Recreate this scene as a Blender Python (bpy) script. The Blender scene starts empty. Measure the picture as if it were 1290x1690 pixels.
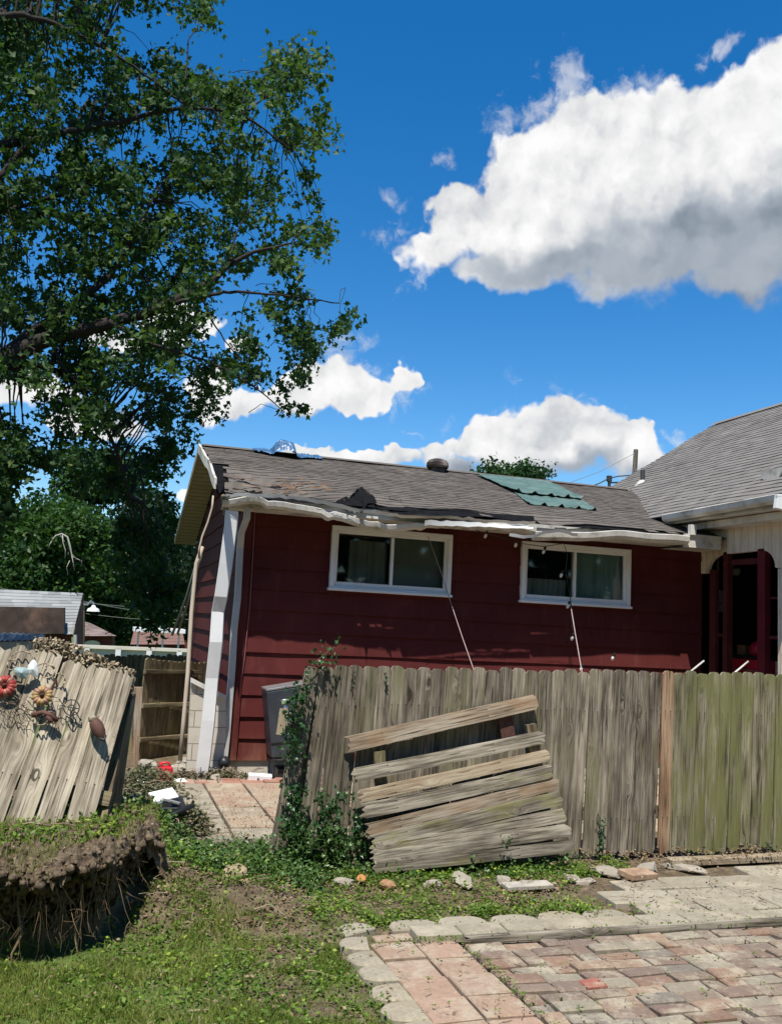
import bpy, bmesh, math, random
import numpy as np
from mathutils import Vector, Matrix, noise
random.seed(7); RNG = np.random.default_rng(7)
C = bpy.context.scene.collection
SC = bpy.context.scene
# ------------------------------------------------------------------ camera
# World frame: X runs along the red house's front wall, Y into the yard behind it, Z up.
FPX, CX, CY, CAMH = 1500., 645., 845., 1.5
YAW, ROLL, PITCH = math.radians(17.2), math.atan(.0515), math.atan(182.8 / FPX)
_R = Vector((math.cos(YAW), -math.sin(YAW), 0)); _F = Vector((math.sin(YAW), math.cos(YAW), 0)); _Z = Vector((0, 0, 1))
FW = _F * math.cos(PITCH) + _Z * math.sin(PITCH); U0 = -_F * math.sin(PITCH) + _Z * math.cos(PITCH)
RT = _R * math.cos(ROLL) + U0 * math.sin(ROLL); UP = -_R * math.sin(ROLL) + U0 * math.cos(ROLL)
cam_d = bpy.data.cameras.new('camera'); cam = bpy.data.objects.new('camera', cam_d); C.objects.link(cam)
m = Matrix((RT, UP, -FW)).transposed().to_4x4(); m.translation = (0, 0, CAMH); cam.matrix_world = m
cam_d.sensor_fit = 'HORIZONTAL'; cam_d.sensor_width = 36; cam_d.lens = 36 * FPX / 1290.
cam_d.clip_start = .05; cam_d.clip_end = 3000; SC.camera = cam
def ray(x, y): return FW + RT * ((x - CX) / FPX) - UP * ((y - CY) / FPX)
def at(x, y, ax, v):                       # surveying help: where the sight line meets a plane of the place
    o = Vector((0, 0, CAMH)); d = ray(x, y); return o + d * ((v - o[ax]) / d[ax])
# ------------------------------------------------------------------ sun, sky, exposure
SUN_AZ, SUN_EL = math.radians(27), math.radians(65.2)      # azimuth measured from -Y towards -X
S = Vector((-math.sin(SUN_AZ) * math.cos(SUN_EL), -math.cos(SUN_AZ) * math.cos(SUN_EL), math.sin(SUN_EL)))
sl = bpy.data.lights.new('sun', 'SUN'); sl.energy = 5.0; sl.angle = math.radians(.55); sl.color = (1, .955, .88)
so = bpy.data.objects.new('sun', sl); C.objects.link(so); so.rotation_euler = S.to_track_quat('Z', 'Y').to_euler()
SC.view_settings.view_transform = 'Standard'; SC.view_settings.look = 'None'; SC.view_settings.gamma = 1
SC.view_settings.use_curve_mapping = False; SC.view_settings.exposure = 0.5
W = bpy.data.worlds.new('World'); SC.world = W; W.use_nodes = True
class NT:
    def __init__(s, nt): s.t = nt
    def n(s, ty, **kw):
        x = s.t.nodes.new(ty)
        for k, v in kw.items(): setattr(x, k, v)
        return x
    def set(s, sock, v):
        if isinstance(v, bpy.types.NodeSocket): s.t.links.new(v, sock)
        else: sock.default_value = v
    def math(s, op, a, b=0., c=None, clamp=False):
        x = s.n('ShaderNodeMath', operation=op, use_clamp=clamp); s.set(x.inputs[0], a); s.set(x.inputs[1], b)
        if c is not None: s.set(x.inputs[2], c)
        return x.outputs[0]
    def vm(s, op, a, b=None, sc=None):
        x = s.n('ShaderNodeVectorMath', operation=op); s.set(x.inputs[0], a)
        if b is not None: s.set(x.inputs[1], b)
        if sc is not None: s.set(x.inputs['Scale'], sc)
        return x.outputs['Value'] if op in ('LENGTH', 'DOT_PRODUCT', 'DISTANCE') else x.outputs[0]
    def noise(s, vec, scale, detail=4, rough=.55, dist=0, col=False, lac=2.0, dim='3D'):
        x = s.n('ShaderNodeTexNoise', noise_dimensions=dim); s.set(x.inputs['Vector'], vec); s.set(x.inputs['Scale'], scale)
        x.inputs['Detail'].default_value = detail; x.inputs['Roughness'].default_value = rough
        x.inputs['Distortion'].default_value = dist; x.inputs['Lacunarity'].default_value = lac
        return x.outputs[1 if col else 0]
    def mix(s, f, a, b, ty='RGBA', blend='MIX'):
        x = s.n('ShaderNodeMix', data_type=ty, blend_type=blend) if ty == 'RGBA' else s.n('ShaderNodeMix', data_type=ty)
        i = {'RGBA': (0, 6, 7, 2), 'FLOAT': (0, 2, 3, 0)}[ty]
        s.set(x.inputs[i[0]], f); s.set(x.inputs[i[1]], a); s.set(x.inputs[i[2]], b); return x.outputs[i[3]]
    def ss(s, v, lo, hi, a=0., b=1.):
        x = s.n('ShaderNodeMapRange', interpolation_type='SMOOTHSTEP'); s.set(x.inputs[0], v)
        for i, q in enumerate((lo, hi, a, b)): x.inputs[i + 1].default_value = q
        return x.outputs[0]
    def ramp(s, f, stops):
        x = s.n('ShaderNodeValToRGB'); s.set(x.inputs[0], f); e = x.color_ramp.elements
        while len(e) < len(stops): e.new(.5)
        for q, (p, c) in zip(e, stops): q.position = p; q.color = (*c, 1)
        return x.outputs[0]
W.cycles.sampling_method = 'MANUAL'; W.cycles.sample_map_resolution = 256
T = NT(W.node_tree); W.node_tree.nodes.clear()
sky = T.n('ShaderNodeTexSky', sky_type='NISHITA', sun_disc=False, sun_elevation=SUN_EL)
sky.sun_rotation = math.atan2(S.x, S.y); sky.ozone_density = 3.0; sky.air_density = 1.0; sky.dust_density = .25; sky.altitude = 100
hs = T.n('ShaderNodeHueSaturation'); hs.inputs['Hue'].default_value = .501; hs.inputs['Saturation'].default_value = 1.40; hs.inputs['Value'].default_value = 1.17
T.set(hs.inputs['Color'], sky.outputs[0])
skyc = hs.outputs[0]
dirv = T.n('ShaderNodeTexCoord').outputs['Generated']
sx = T.n('ShaderNodeSeparateXYZ'); T.set(sx.inputs[0], dirv)
az = T.math('ARCTAN2', sx.outputs[0], sx.outputs[1]); el = T.math('ARCSINE', sx.outputs[2])
cb = T.n('ShaderNodeCombineXYZ'); T.set(cb.inputs[0], az); T.set(cb.inputs[1], el)
P0 = cb.outputs[0]
def azel(x, y):
    d = ray(x, y).normalized(); return math.atan2(d.x, d.y), math.asin(d.z)
# cumulus clouds: blobs (centre and radius surveyed by eye, stored as azimuth / elevation)
BL = [(1290, 180, 130, 105), (1200, 215, 120, 95), (1110, 240, 150, 120), (1000, 260, 130, 120), (905, 300, 110, 110), (960, 380, 150, 90), (1110, 380, 170, 125), (1240, 360, 150, 150),
      (850, 380, 110, 90), (770, 370, 80, 50), (715, 420, 60, 45), (880, 440, 110, 50), (1000, 440, 120, 60), (1130, 440, 110, 55), (1230, 455, 120, 60), (1330, 300, 140, 220), (800, 450, 60, 40),
      
      (560, 628, 52, 42), (612, 645, 44, 28), (657, 618, 28, 24), (500, 650, 50, 36), (420, 660, 60, 30), (340, 640, 60, 40), (385, 570, 36, 26), (230, 560, 80, 28), (60, 640, 80, 40), (150, 700, 80, 36), (290, 520, 70, 30),
      (850, 710, 90, 50), (925, 700, 78, 54), (990, 708, 64, 50), (900, 740, 140, 50), (985, 755, 110, 50), (1035, 730, 48, 40), (790, 725, 45, 32), (900, 745, 130, 45), (735, 748, 32, 30), (760, 770, 60, 26), (680, 763, 50, 20), (600, 757, 60, 16), (1040, 765, 60, 34),
      (315, 806, 30, 13), (520, 748, 50, 14)]
WISP = [(560, 600, 90, 60), (640, 640, 60, 50), (900, 690, 160, 60), (720, 400, 90, 60), (1025, 150, 60, 50), (930, 150, 70, 60), (870, 190, 60, 50), (655, 325, 42, 24), (735, 278, 26, 22), (680, 720, 26, 11), (1120, 725, 40, 14), (940, 115, 50, 45), (1190, 75, 36, 22), (855, 205, 45, 32), (1060, 120, 40, 30), (700, 460, 40, 30)]
def field(vec, lst):
    cur = None
    for (x, y, rx, ry) in lst:
        a, e = azel(x, y); k = ray(x, y).length * FPX
        sa = k * math.cos(e) / rx; se = k / ry
        d = T.vm('SUBTRACT', vec, (a, e, 0)); d = T.vm('MULTIPLY', d, (sa, se, 0)); v = T.math('SUBTRACT', 1., T.vm('LENGTH', d))
        if cur is None: cur = v
        else: cur = T.math('SMOOTH_MAX', cur, v, .22)
    return cur
def billow(vec):
    a = T.noise(vec, 13., 6, .60, dim='2D'); b = T.n('ShaderNodeTexVoronoi', feature='F1', voronoi_dimensions='2D'); T.set(b.inputs['Vector'], vec); b.inputs['Scale'].default_value = 26.
    b.inputs['Detail'].default_value = 2.; b.inputs['Roughness'].default_value = .5
    return T.math('ADD', T.math('MULTIPLY', T.math('SUBTRACT', a, .5), 1.7), T.math('MULTIPLY', T.math('SUBTRACT', .40, b.outputs['Distance']), .42))
wrp = T.noise(P0, 9., 4, .6, col=True, dim='2D'); wv = T.vm('SCALE', T.vm('SUBTRACT', wrp, (.5, .5, .5)), sc=.085); P1 = T.vm('ADD', P0, wv)
w3 = T.noise(P0, 40., 3, .6, col=True, dim='2D'); P2 = T.vm('ADD', P0, T.vm('SCALE', T.vm('SUBTRACT', w3, (.5, .5, .5)), sc=.018))
Fd = field(P1, BL); Bn = billow(P2); Dn = T.math('ADD', Fd, T.math('MULTIPLY', Bn, .36))
Bn2 = billow(T.vm('ADD', P2, (-.012, .016, 0)))
# thick undersides are greyer than the tops and fray out softly
GR = [(1200, 430, 330, 135), (960, 445, 250, 62), (1330, 420, 200, 150), (900, 790, 190, 46), (560, 688, 120, 20), (250, 685, 200, 26)]
gsoft = T.math('ADD', field(P1, GR), T.math('MULTIPLY', T.math('SUBTRACT', T.noise(P0, 7., 4, .5, dim='2D'), .5), .4)); gf = T.ss(gsoft, -.10, .60)
alpha = T.ss(T.math('DIVIDE', Dn, T.math('ADD', .16, T.math('MULTIPLY', T.ss(gsoft, -.5, .2), .24))), -.05, 1.)
fw = field(P1, WISP); wn = T.noise(P2, 30., 6, .68, dist=.3, dim='2D'); wa = T.ss(T.math('ADD', fw, T.math('MULTIPLY', T.math('SUBTRACT', wn, .55), 3.)), .0, 1.25, 0., .55)
alpha = T.math('SUBTRACT', 1., T.math('MULTIPLY', T.math('SUBTRACT', 1., alpha), T.math('SUBTRACT', 1., wa)))
emb = T.math('MULTIPLY', T.math('SUBTRACT', Bn, Bn2), T.math('SUBTRACT', .24, T.math('MULTIPLY', gf, .17)))
lum = T.math('ADD', T.math('SUBTRACT', .89, T.math('MULTIPLY', gf, .40)), emb)
lum = T.math('SUBTRACT', lum, T.math('MULTIPLY', T.ss(T.noise(P1, 10., 3, .5, dim='2D'), .46, .72), .17))
lum = T.math('MINIMUM', T.math('MAXIMUM', lum, .28), .97)
cc = T.mix(T.ss(lum, .3, .9), (.70, .83, 1.0, 1), (1, 1, 1, 1))
SKY_STR = .098
cc = T.vm('SCALE', cc, sc=T.math('MULTIPLY', lum, .72 / SKY_STR))
bg = T.n('ShaderNodeBackground'); bg.inputs[1].default_value = SKY_STR; T.set(bg.inputs[0], skyc)
bg2 = T.n('ShaderNodeBackground'); bg2.inputs[1].default_value = SKY_STR; T.set(bg2.inputs[0], T.mix(alpha, skyc, cc))
inside = None                                  # the cumulus bank only fills this part of the sky
for (xa, ya, xb, yb) in ((560, 20, 1420, 560), (-200, 470, 1200, 860)):
    q = [azel(x, y) for x, y in ((xa, ya), (xb, ya), (xa, yb), (xb, yb))]; a0, a1 = min(p[0] for p in q), max(p[0] for p in q); e0, e1 = min(p[1] for p in q), max(p[1] for p in q)
    z = T.math('MULTIPLY', T.math('LESS_THAN', T.math('ABSOLUTE', T.math('SUBTRACT', az, (a0 + a1) / 2)), (a1 - a0) / 2), T.math('LESS_THAN', T.math('ABSOLUTE', T.math('SUBTRACT', el, (e0 + e1) / 2)), (e1 - e0) / 2))
    inside = z if inside is None else T.math('MAXIMUM', inside, z)
mxs = T.n('ShaderNodeMixShader'); T.set(mxs.inputs[0], inside); T.set(mxs.inputs[1], bg.outputs[0]); T.set(mxs.inputs[2], bg2.outputs[0]); T.set(T.n('ShaderNodeOutputWorld').inputs[0], mxs.outputs[0])
# ------------------------------------------------------------------ helpers
def tag(o, label=None, cat=None, group=None, kind=None):
    if label: o['label'] = label
    if cat: o['category'] = cat
    if group: o['group'] = group
    if kind: o['kind'] = kind
    return o
def empty(name, loc=(0, 0, 0), label=None, cat=None, group=None):
    o = bpy.data.objects.new(name, None); C.objects.link(o); o.location = loc; o.empty_display_size = .1
    return tag(o, label, cat, group)
def link(name, me, mat, parent=None, mw=None):
    o = bpy.data.objects.new(name, me); C.objects.link(o)
    if mat: me.materials.append(mat)
    if parent:
        o.parent = parent; o.matrix_parent_inverse = Matrix.Identity(4)
        pm = parent_world(parent); o.matrix_basis = pm.inverted() @ (mw if mw is not None else Matrix.Identity(4))
    elif mw is not None: o.matrix_basis = mw
    return o
def parent_world(p):
    mt = p.matrix_basis.copy()
    while p.parent: p = p.parent; mt = p.matrix_basis @ mt
    return mt
def np_mesh(name, v, f, k=4, face=None, smooth=False):
    me = bpy.data.meshes.new(name); v = np.asarray(v, np.float32); f = np.asarray(f, np.int32)
    me.vertices.add(len(v)); me.vertices.foreach_set('co', v.ravel()); me.loops.add(f.size); me.loops.foreach_set('vertex_index', f.ravel())
    me.polygons.add(len(f)); me.polygons.foreach_set('loop_start', np.arange(0, f.size, k, dtype=np.int32))
    me.update(calc_edges=True); me.validate()
    if face is not None:
        a = me.attributes.new('tint', 'FLOAT', 'FACE'); a.data.foreach_set('value', np.asarray(face, np.float32))
    if smooth: me.polygons.foreach_set('use_smooth', np.ones(len(f), bool))
    return me
class MB:
    def __init__(s): s.v = []; s.f = []; s.t = []; s.c = []
    def face(s, idx, t=.5, c=None): s.f.append(tuple(idx)); s.t.append(t); s.c.append(c or (1, 1, 1))
    def poly(s, pts, t=.5, c=None):
        b = len(s.v); s.v += [tuple(p) for p in pts]; s.face(range(b, b + len(pts)), t, c)
    def box(s, c, d, rot=None, t=.5, col=None, taper=1.0):
        b = len(s.v); M = rot or Matrix.Identity(3)
        for z in (-1, 1):
            for x, y in ((-1, -1), (1, -1), (1, 1), (-1, 1)):
                k = taper if z > 0 else 1
                s.v.append(tuple(Vector(c) + M @ Vector((x * d[0] / 2 * k, y * d[1] / 2 * k, z * d[2] / 2))))
        for q in ((3, 2, 1, 0), (4, 5, 6, 7), (0, 1, 5, 4), (1, 2, 6, 5), (2, 3, 7, 6), (3, 0, 4, 7)): s.face([b + i for i in q], t, col)
    def tube(s, path, r, seg=8, cap=True, t=.5, col=None):
        n = len(path); rs = r if isinstance(r, (list, tuple)) else [r] * n; rings = []; prev = None
        for i, p in enumerate(path):
            p = Vector(p); d = (Vector(path[min(i + 1, n - 1)]) - Vector(path[max(i - 1, 0)])).normalized()
            a = prev if prev is not None and abs(prev.dot(d)) < .95 else (Vector((0, 0, 1)) if abs(d.z) < .9 else Vector((1, 0, 0)))
            u = (a - d * a.dot(d)).normalized(); w = d.cross(u); prev = u; b = len(s.v)
            for k in range(seg):
                q = 2 * math.pi * k / seg; s.v.append(tuple(p + u * rs[i] * math.cos(q) + w * rs[i] * math.sin(q)))
            rings.append(b)
        for a, b in zip(rings, rings[1:]):
            for k in range(seg): s.face((a + k, a + (k + 1) % seg, b + (k + 1) % seg, b + k), t, col)
        if cap: s.face([rings[0] + k for k in range(seg)][::-1], t, col); s.face([rings[-1] + k for k in range(seg)], t, col)
    def prism(s, prof, path, closed=True, t=.5):   # profile of (a,b) swept along path points with (origin, A, B) frames
        rings = []
        for (o, A, B) in path:
            b = len(s.v); rings.append(b)
            for (x, y) in prof: s.v.append(tuple(Vector(o) + Vector(A) * x + Vector(B) * y))
        n = len(prof)
        for a, b in zip(rings, rings[1:]):
            for k in range(n if closed else n - 1): s.face((a + k, b + k, b + (k + 1) % n, a + (k + 1) % n), t)
        if closed: s.face([rings[0] + k for k in range(n)], t); s.face([rings[-1] + k for k in range(n)][::-1], t)
    def rev(s, c, prof, seg=16, axis=(0, 0, 1), t=.5):
        ax = Vector(axis).normalized(); u = ax.orthogonal().normalized(); w = ax.cross(u); rings = []
        for (r, h) in prof:
            rings.append(len(s.v))
            for k in range(seg):
                q = 2 * math.pi * k / seg; s.v.append(tuple(Vector(c) + ax * h + (u * math.cos(q) + w * math.sin(q)) * max(r, 1e-4)))
        for a, b in zip(rings, rings[1:]):
            for k in range(seg): s.face((a + k, a + (k + 1) % seg, b + (k + 1) % seg, b + k), t)
        s.face([rings[0] + k for k in range(seg)][::-1], t); s.face([rings[-1] + k for k in range(seg)], t)
    def build(s, name, mat, parent=None, smooth=False, bevel=0, mw=None, fix=True):
        me = bpy.data.meshes.new(name); me.from_pydata(s.v, [], s.f)
        a = me.attributes.new('tint', 'FLOAT', 'FACE'); a.data.foreach_set('value', np.array(s.t, np.float32))
        a = me.attributes.new('fcol', 'FLOAT_COLOR', 'FACE'); a.data.foreach_set('color', np.array([(*c, 1) for c in s.c], np.float32).ravel())
        if fix:
            bm = bmesh.new(); bm.from_mesh(me); bmesh.ops.recalc_face_normals(bm, faces=bm.faces)
            bm.to_mesh(me); bm.free()
        if smooth: me.polygons.foreach_set('use_smooth', np.ones(len(me.polygons), bool)); 
        o = link(name, me, mat, parent, mw)
        if bevel:
            b = o.modifiers.new('bevel', 'BEVEL'); b.width = bevel; b.segments = 2; b.limit_method = 'ANGLE'
        return o
def lerp(a, b, t): return a + (b - a) * t
def sstep(a, b, x):
    t = min(1, max(0, (x - a) / (b - a))); return t * t * (3 - 2 * t)
def fbm(x, y, z=0, o=4): return noise.fractal(Vector((x, y, z)), .6, 2.0, o)
# ------------------------------------------------------------------ materials
def newmat(name):
    mt = bpy.data.materials.new(name); mt.use_nodes = True; mt.node_tree.nodes.clear(); t = NT(mt.node_tree)
    out = t.n('ShaderNodeOutputMaterial'); return mt, t, out
def pbr(t, out, col, rough=.8, bump=None, bstr=.3, bdist=.01, metal=0, spec=.4):
    b = t.n('ShaderNodeBsdfPrincipled'); t.set(b.inputs['Base Color'], col); t.set(b.inputs['Roughness'], rough); b.inputs['Metallic'].default_value = metal
    b.inputs['Specular IOR Level'].default_value = spec
    if bump is not None:
        k = t.n('ShaderNodeBump'); k.inputs['Strength'].default_value = bstr; k.inputs['Distance'].default_value = bdist; t.set(k.inputs['Height'], bump); t.set(b.inputs['Normal'], k.outputs[0])
    t.set(out.inputs[0], b.outputs[0]); return b
def attr(t, name, o='Fac'): x = t.n('ShaderNodeAttribute', attribute_name=name); return x.outputs[o]
def objco(t): return t.n('ShaderNodeTexCoord').outputs['Object']
def plain(name, col, rough=.6, metal=0, var=.12, scale=8, dirt=None, dirt_amt=.4, bump=.1, spec=.4):
    mt, t, out = newmat(name); co = objco(t); n = t.noise(co, scale, 6, .6)
    c = t.mix(t.ss(n, .3, .7), (*[x * (1 - var) for x in col], 1), (*[min(1, x * (1 + var)) for x in col], 1))
    if dirt:
        d = t.ss(t.noise(co, scale * .5, 8, .7), .62 - dirt_amt * .3, .8, 0., 1.); c = t.mix(t.math('MULTIPLY', d, dirt_amt * 1.6, clamp=True), c, (*dirt, 1))
    pbr(t, out, c, rough, t.noise(co, scale * 6, 4), bump, .004, metal, spec); return mt
def tinted(name, ca, cb_, rough=.9, var=.5, scale=30, moss=None, bump=.5, bd=.004):
    """colour between ca and cb_ by the per-face tint, with speckle"""
    mt, t, out = newmat(name); co = objco(t); ti = attr(t, 'tint'); n = t.noise(co, scale, 8, .7)
    c = t.mix(ti, (*ca, 1), (*cb_, 1)); k = t.math('ADD', 1 - var * .5, t.math('MULTIPLY', n, var))
    c = t.vm('SCALE', c, sc=k)
    if moss:
        d = t.ss(t.noise(co, 2.2, 7, .7), .5, .72); c = t.mix(t.math('MULTIPLY', d, .6), c, (*moss, 1))
    pbr(t, out, c, rough, n, bump, bd, 0, .3); return mt
def wood(name, lo, mid, hi, green=0., gcol=(.16, .17, .05), warm=0.):
    """weathered board: grain along local Z, knots, streaks, algae"""
    mt, t, out = newmat(name); oi = t.n('ShaderNodeObjectInfo'); rnd = oi.outputs['Random']
    co = objco(t); off = t.n('ShaderNodeCombineXYZ'); t.set(off.inputs[0], t.math('MULTIPLY', rnd, 37.)); t.set(off.inputs[2], t.math('MULTIPLY', rnd, 91.)); t.set(off.inputs[1], t.math('MULTIPLY', rnd, 17.))
    p = t.vm('ADD', co, off.outputs[0])
    kn = t.n('ShaderNodeTexVoronoi', feature='F1'); t.set(kn.inputs['Vector'], t.vm('MULTIPLY', p, (7., 2., 2.6))); kn.inputs['Scale'].default_value = 1.; kd = kn.outputs['Distance']
    ring = t.ss(kd, .04, .30)                       # 0 in the knot
    wp = t.vm('MULTIPLY', p, (1., 1., .07)); dist = t.math('MULTIPLY', t.math('SUBTRACT', 1., ring), .035)
    dc = t.n('ShaderNodeCombineXYZ'); t.set(dc.inputs[0], dist); wp2 = t.vm('ADD', wp, dc.outputs[0])
    g1 = t.noise(t.vm('MULTIPLY', wp2, (1., 1., .55)), 78., 6, .66, dist=.25); g2 = t.noise(t.vm('MULTIPLY', wp2, (1., 1., .5)), 230., 3, .65); g3 = t.noise(p, 5., 4, .6)
    g0 = t.noise(t.vm('MULTIPLY', p, (1., 1., .22)), 11., 3, .5)
    g = t.math('ADD', t.math('ADD', t.math('MULTIPLY', g1, .72), t.math('MULTIPLY', g2, .13)), t.math('ADD', t.math('MULTIPLY', g3, .15), t.math('MULTIPLY', t.math('SUBTRACT', g0, .5), .5)))
    cr_ = t.ss(t.noise(t.vm('MULTIPLY', wp2, (1., 1., .4)), 95., 2, .5), .62, .68, 0, .85); c = t.ramp(g, ((.33, lo), (.47, mid), (.62, hi))); c = t.mix(cr_, c, (*[q * .55 for q in lo], 1))
    c = t.mix(t.ss(kd, .03, .10, .75, 0.), c, (.05, .035, .025, 1))
    c = t.vm('SCALE', c, sc=t.math('ADD', .80, t.math('MULTIPLY', t.noise(p, 330., 2, .6), .40)))
    s3 = t.n('ShaderNodeSeparateXYZ'); t.set(s3.inputs[0], co); ux = t.math('ABSOLUTE', t.math('SUBTRACT', t.math('ABSOLUTE', s3.outputs[0]), .021))
    nail = None
    for zr in (.25, .97):                          # nail heads with a short rust streak below each
        dz_ = t.math('SUBTRACT', s3.outputs[2], zr); dd = t.math('SQRT', t.math('ADD', t.math('MULTIPLY', ux, ux), t.math('MULTIPLY', dz_, dz_)))
        a_ = t.math('MAXIMUM', t.ss(dd, .0035, .0048, 1, 0), t.math('MULTIPLY', t.math('MULTIPLY', t.ss(ux, .001, .006, .6, 0), t.ss(dz_, -.11, -.02, 0, 1)), t.math('LESS_THAN', dz_, 0.)))
        nail = a_ if nail is None else t.math('MAXIMUM', nail, a_)
    c = t.mix(nail, c, (.035, .024, .018, 1))
    if warm: c = t.mix(t.math('MULTIPLY', t.ss(t.noise(p, 3., 3), .42, .66), warm), c, (.36, .2, .09, 1))
    br = t.math('ADD', .72, t.math('MULTIPLY', t.math('FRACT', t.math('MULTIPLY', rnd, 13.7)), .50)); c = t.vm('SCALE', c, sc=br)
    if green:
        gn = t.ss(t.math('ADD', t.noise(t.vm('MULTIPLY', p, (1., 1., .3)), 9., 5, .6), t.math('MULTIPLY', t.math('SUBTRACT', t.math('FRACT', t.math('MULTIPLY', rnd, 5.3)), .5), .25)), .56 - green * .22, .78 - green * .16)
        c = t.mix(t.math('MULTIPLY', gn, min(1, .45 + green * .4)), c, (*gcol, 1))
    pbr(t, out, c, .92, g, .75, .004, 0, .2); return mt
M = {}
M['picket'] = wood('wood_weathered_fence', (.042, .034, .025), (.155, .130, .098), (.31, .27, .205), .22, (.16, .155, .07))
M['picket_green'] = wood('wood_mossy_fence', (.045, .038, .022), (.155, .140, .088), (.29, .262, .185), .85, (.145, .150, .050))
M['picket_brown'] = wood('wood_brown_board', (.13, .075, .045), (.30, .19, .11), (.44, .31, .20))
M['grey_wood'] = wood('wood_sunbleached', (.035, .028, .021), (.155, .132, .10), (.34, .30, .235), .12, (.20, .19, .05))
M['pale_wood'] = wood('wood_pale_leaning', (.055, .045, .032), (.21, .178, .13), (.41, .36, .275), .12, (.2, .19, .09))
M['warm_wood'] = wood('wood_broken_warm', (.06, .042, .026), (.22, .165, .11), (.38, .325, .25), 0, warm=.28)
M['fresh_wood'] = wood('wood_split_fresh', (.13, .09, .055), (.33, .26, .175), (.47, .40, .29), 0, warm=.15)
M['dark_wood'] = wood('wood_dark_fence', (.05, .035, .022), (.16, .125, .075), (.30, .25, .15), .4, (.10, .11, .04))  # brown boards with green growth, for rear fences and rails
M['red'] = None
def siding_mat():
    mt, t, out = newmat('red_painted_siding'); co = objco(t); n = t.noise(co, 2.2, 6, .6); n2 = t.noise(t.vm('MULTIPLY', co, (1, 1, .25)), 9., 5, .7); sp = t.noise(co, 55., 3, .6)
    c = t.mix(t.ss(n, .3, .7), (.072, .0130, .0120, 1), (.096, .018, .016, 1)); c = t.mix(t.ss(n2, .50, .78, 0, .5), c, (.15, .045, .036, 1))
    c = t.mix(t.ss(sp, .76, .80), c, (.40, .27, .24, 1)); sz = t.n('ShaderNodeSeparateXYZ'); t.set(sz.inputs[0], co)
    low = t.math('MULTIPLY', t.ss(sz.outputs[2], .05, .42, 1, 0), t.ss(t.math('ADD', n2, n), .7, 1.2)); c = t.mix(t.math('MULTIPLY', low, .7), c, (.26, .12, .075, 1))
    pbr(t, out, c, .75, t.math('ADD', n2, t.noise(t.vm('MULTIPLY', co, (.2, .2, 1)), 60., 3)), .12, .004, 0, .18); return mt
M['red'] = siding_mat()
M['white'] = plain('white_painted_metal', (.74, .74, .72), .45, 0, .05, 5, (.30, .26, .20), .25)
M['dirty_white'] = plain('weathered_white_gutter', (.66, .63, .56), .6, 0, .12, 7, (.20, .165, .12), .75, .25)
M['grey_white'] = plain('greyed_downspout', (.40, .40, .385), .5, 0, .1, 6, (.22, .18, .13), .5)
M['cream'] = plain('cream_vinyl', (.42, .35, .275), .65, 0, .1, 6, (.2, .15, .1), .4)
M['window_white'] = plain('white_vinyl_frame', (.78, .77, .74), .4, 0, .04, 6, (.45, .40, .34), .25, .05)
M['block'] = plain('painted_block', (.55, .50, .41), .9, 0, .15, 9, (.26, .21, .15), .6, .6)
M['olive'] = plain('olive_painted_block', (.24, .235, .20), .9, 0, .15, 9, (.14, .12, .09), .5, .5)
M['black'] = plain('black_plastic', (.018, .019, .02), .45, 0, .2, 9, (.09, .08, .07), .3)
M['charcoal'] = plain('charcoal_enamel', (.055, .062, .072), .38, .3, .15, 6, (.12, .11, .1), .25)
M['steel'] = plain('dull_steel', (.55, .55, .54), .35, .8, .15, 20, (.2, .18, .15), .3)
M['tar_and_shade'] = plain('black_felt_and_shade', (.009, .009, .010), 1., 0, .3, 15, None, 0, .4, .05)  # roofing felt; also the black of the shade patches on the front roof
M['brown_vent'] = plain('brown_vent_metal', (.07, .055, .048), .5, .3, .2, 12)
M['redplastic'] = plain('red_plastic', (.50, .022, .035), .4, 0, .12, 6)
M['whitefoam'] = plain('white_board', (.82, .82, .80), .7, 0, .05, 12, (.5, .45, .36), .2)
M['rust'] = plain('rusty_brown_metal', (.10, .045, .032), .75, .1, .35, 25, (.05, .03, .025), .5, .4)
M['rope'] = plain('pale_rope', (.36, .27, .25), .9, 0, .1, 40)
M['darkwire'] = plain('dark_cable', (.04, .04, .035), .6)
M['greywire'] = plain('grey_cable', (.15, .17, .14), .6)
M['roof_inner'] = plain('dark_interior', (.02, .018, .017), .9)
M['brick_red'] = plain('porch_brick', (.10, .03, .022), .9, 0, .4, 18)
M['concrete'] = plain('stone_concrete', (.34, .31, .26), .92, 0, .2, 14, (.25, .22, .17), .4, .6)
M['rock'] = plain('limestone_rubble', (.30, .265, .21), .95, 0, .22, 16, (.22, .19, .14), .5, .9)
M['dkpipe'] = plain('dark_vent_pipe', (.05, .05, .052), .6)
def shingle_mat(name, lo, hi, stain=0):
    mt, t, out = newmat(name); co = objco(t); ti = attr(t, 'tint'); n = t.noise(co, 160., 3, .8); n2 = t.noise(co, 1.1, 5, .6)
    c = t.mix(ti, (*lo, 1), (*hi, 1)); c = t.vm('SCALE', c, sc=t.math('ADD', .55, t.math('ADD', t.math('MULTIPLY', n, .6), t.math('MULTIPLY', n2, .35))))
    if stain: c = t.mix(t.math('MULTIPLY', t.ss(t.noise(t.vm('MULTIPLY', co, (.6, 1, 1)), 3.3, 7, .75), .58, .72), stain), c, (.40, .36, .27, 1))
    pbr(t, out, c, .95, n, .5, .003, 0, .15); return mt
M['shingle'] = shingle_mat('asphalt_shingle_brown_grey', (.075, .065, .056), (.15, .132, .115), .35)
M['shingle_far'] = shingle_mat('asphalt_shingle_light', (.17, .175, .17), (.27, .275, .265))
M['shingle_brown'] = shingle_mat('asphalt_shingle_brown', (.13, .095, .08), (.26, .2, .175))
M['shingle_main'] = shingle_mat('asphalt_shingle_main', (.125, .116, .105), (.215, .20, .183))
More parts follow.
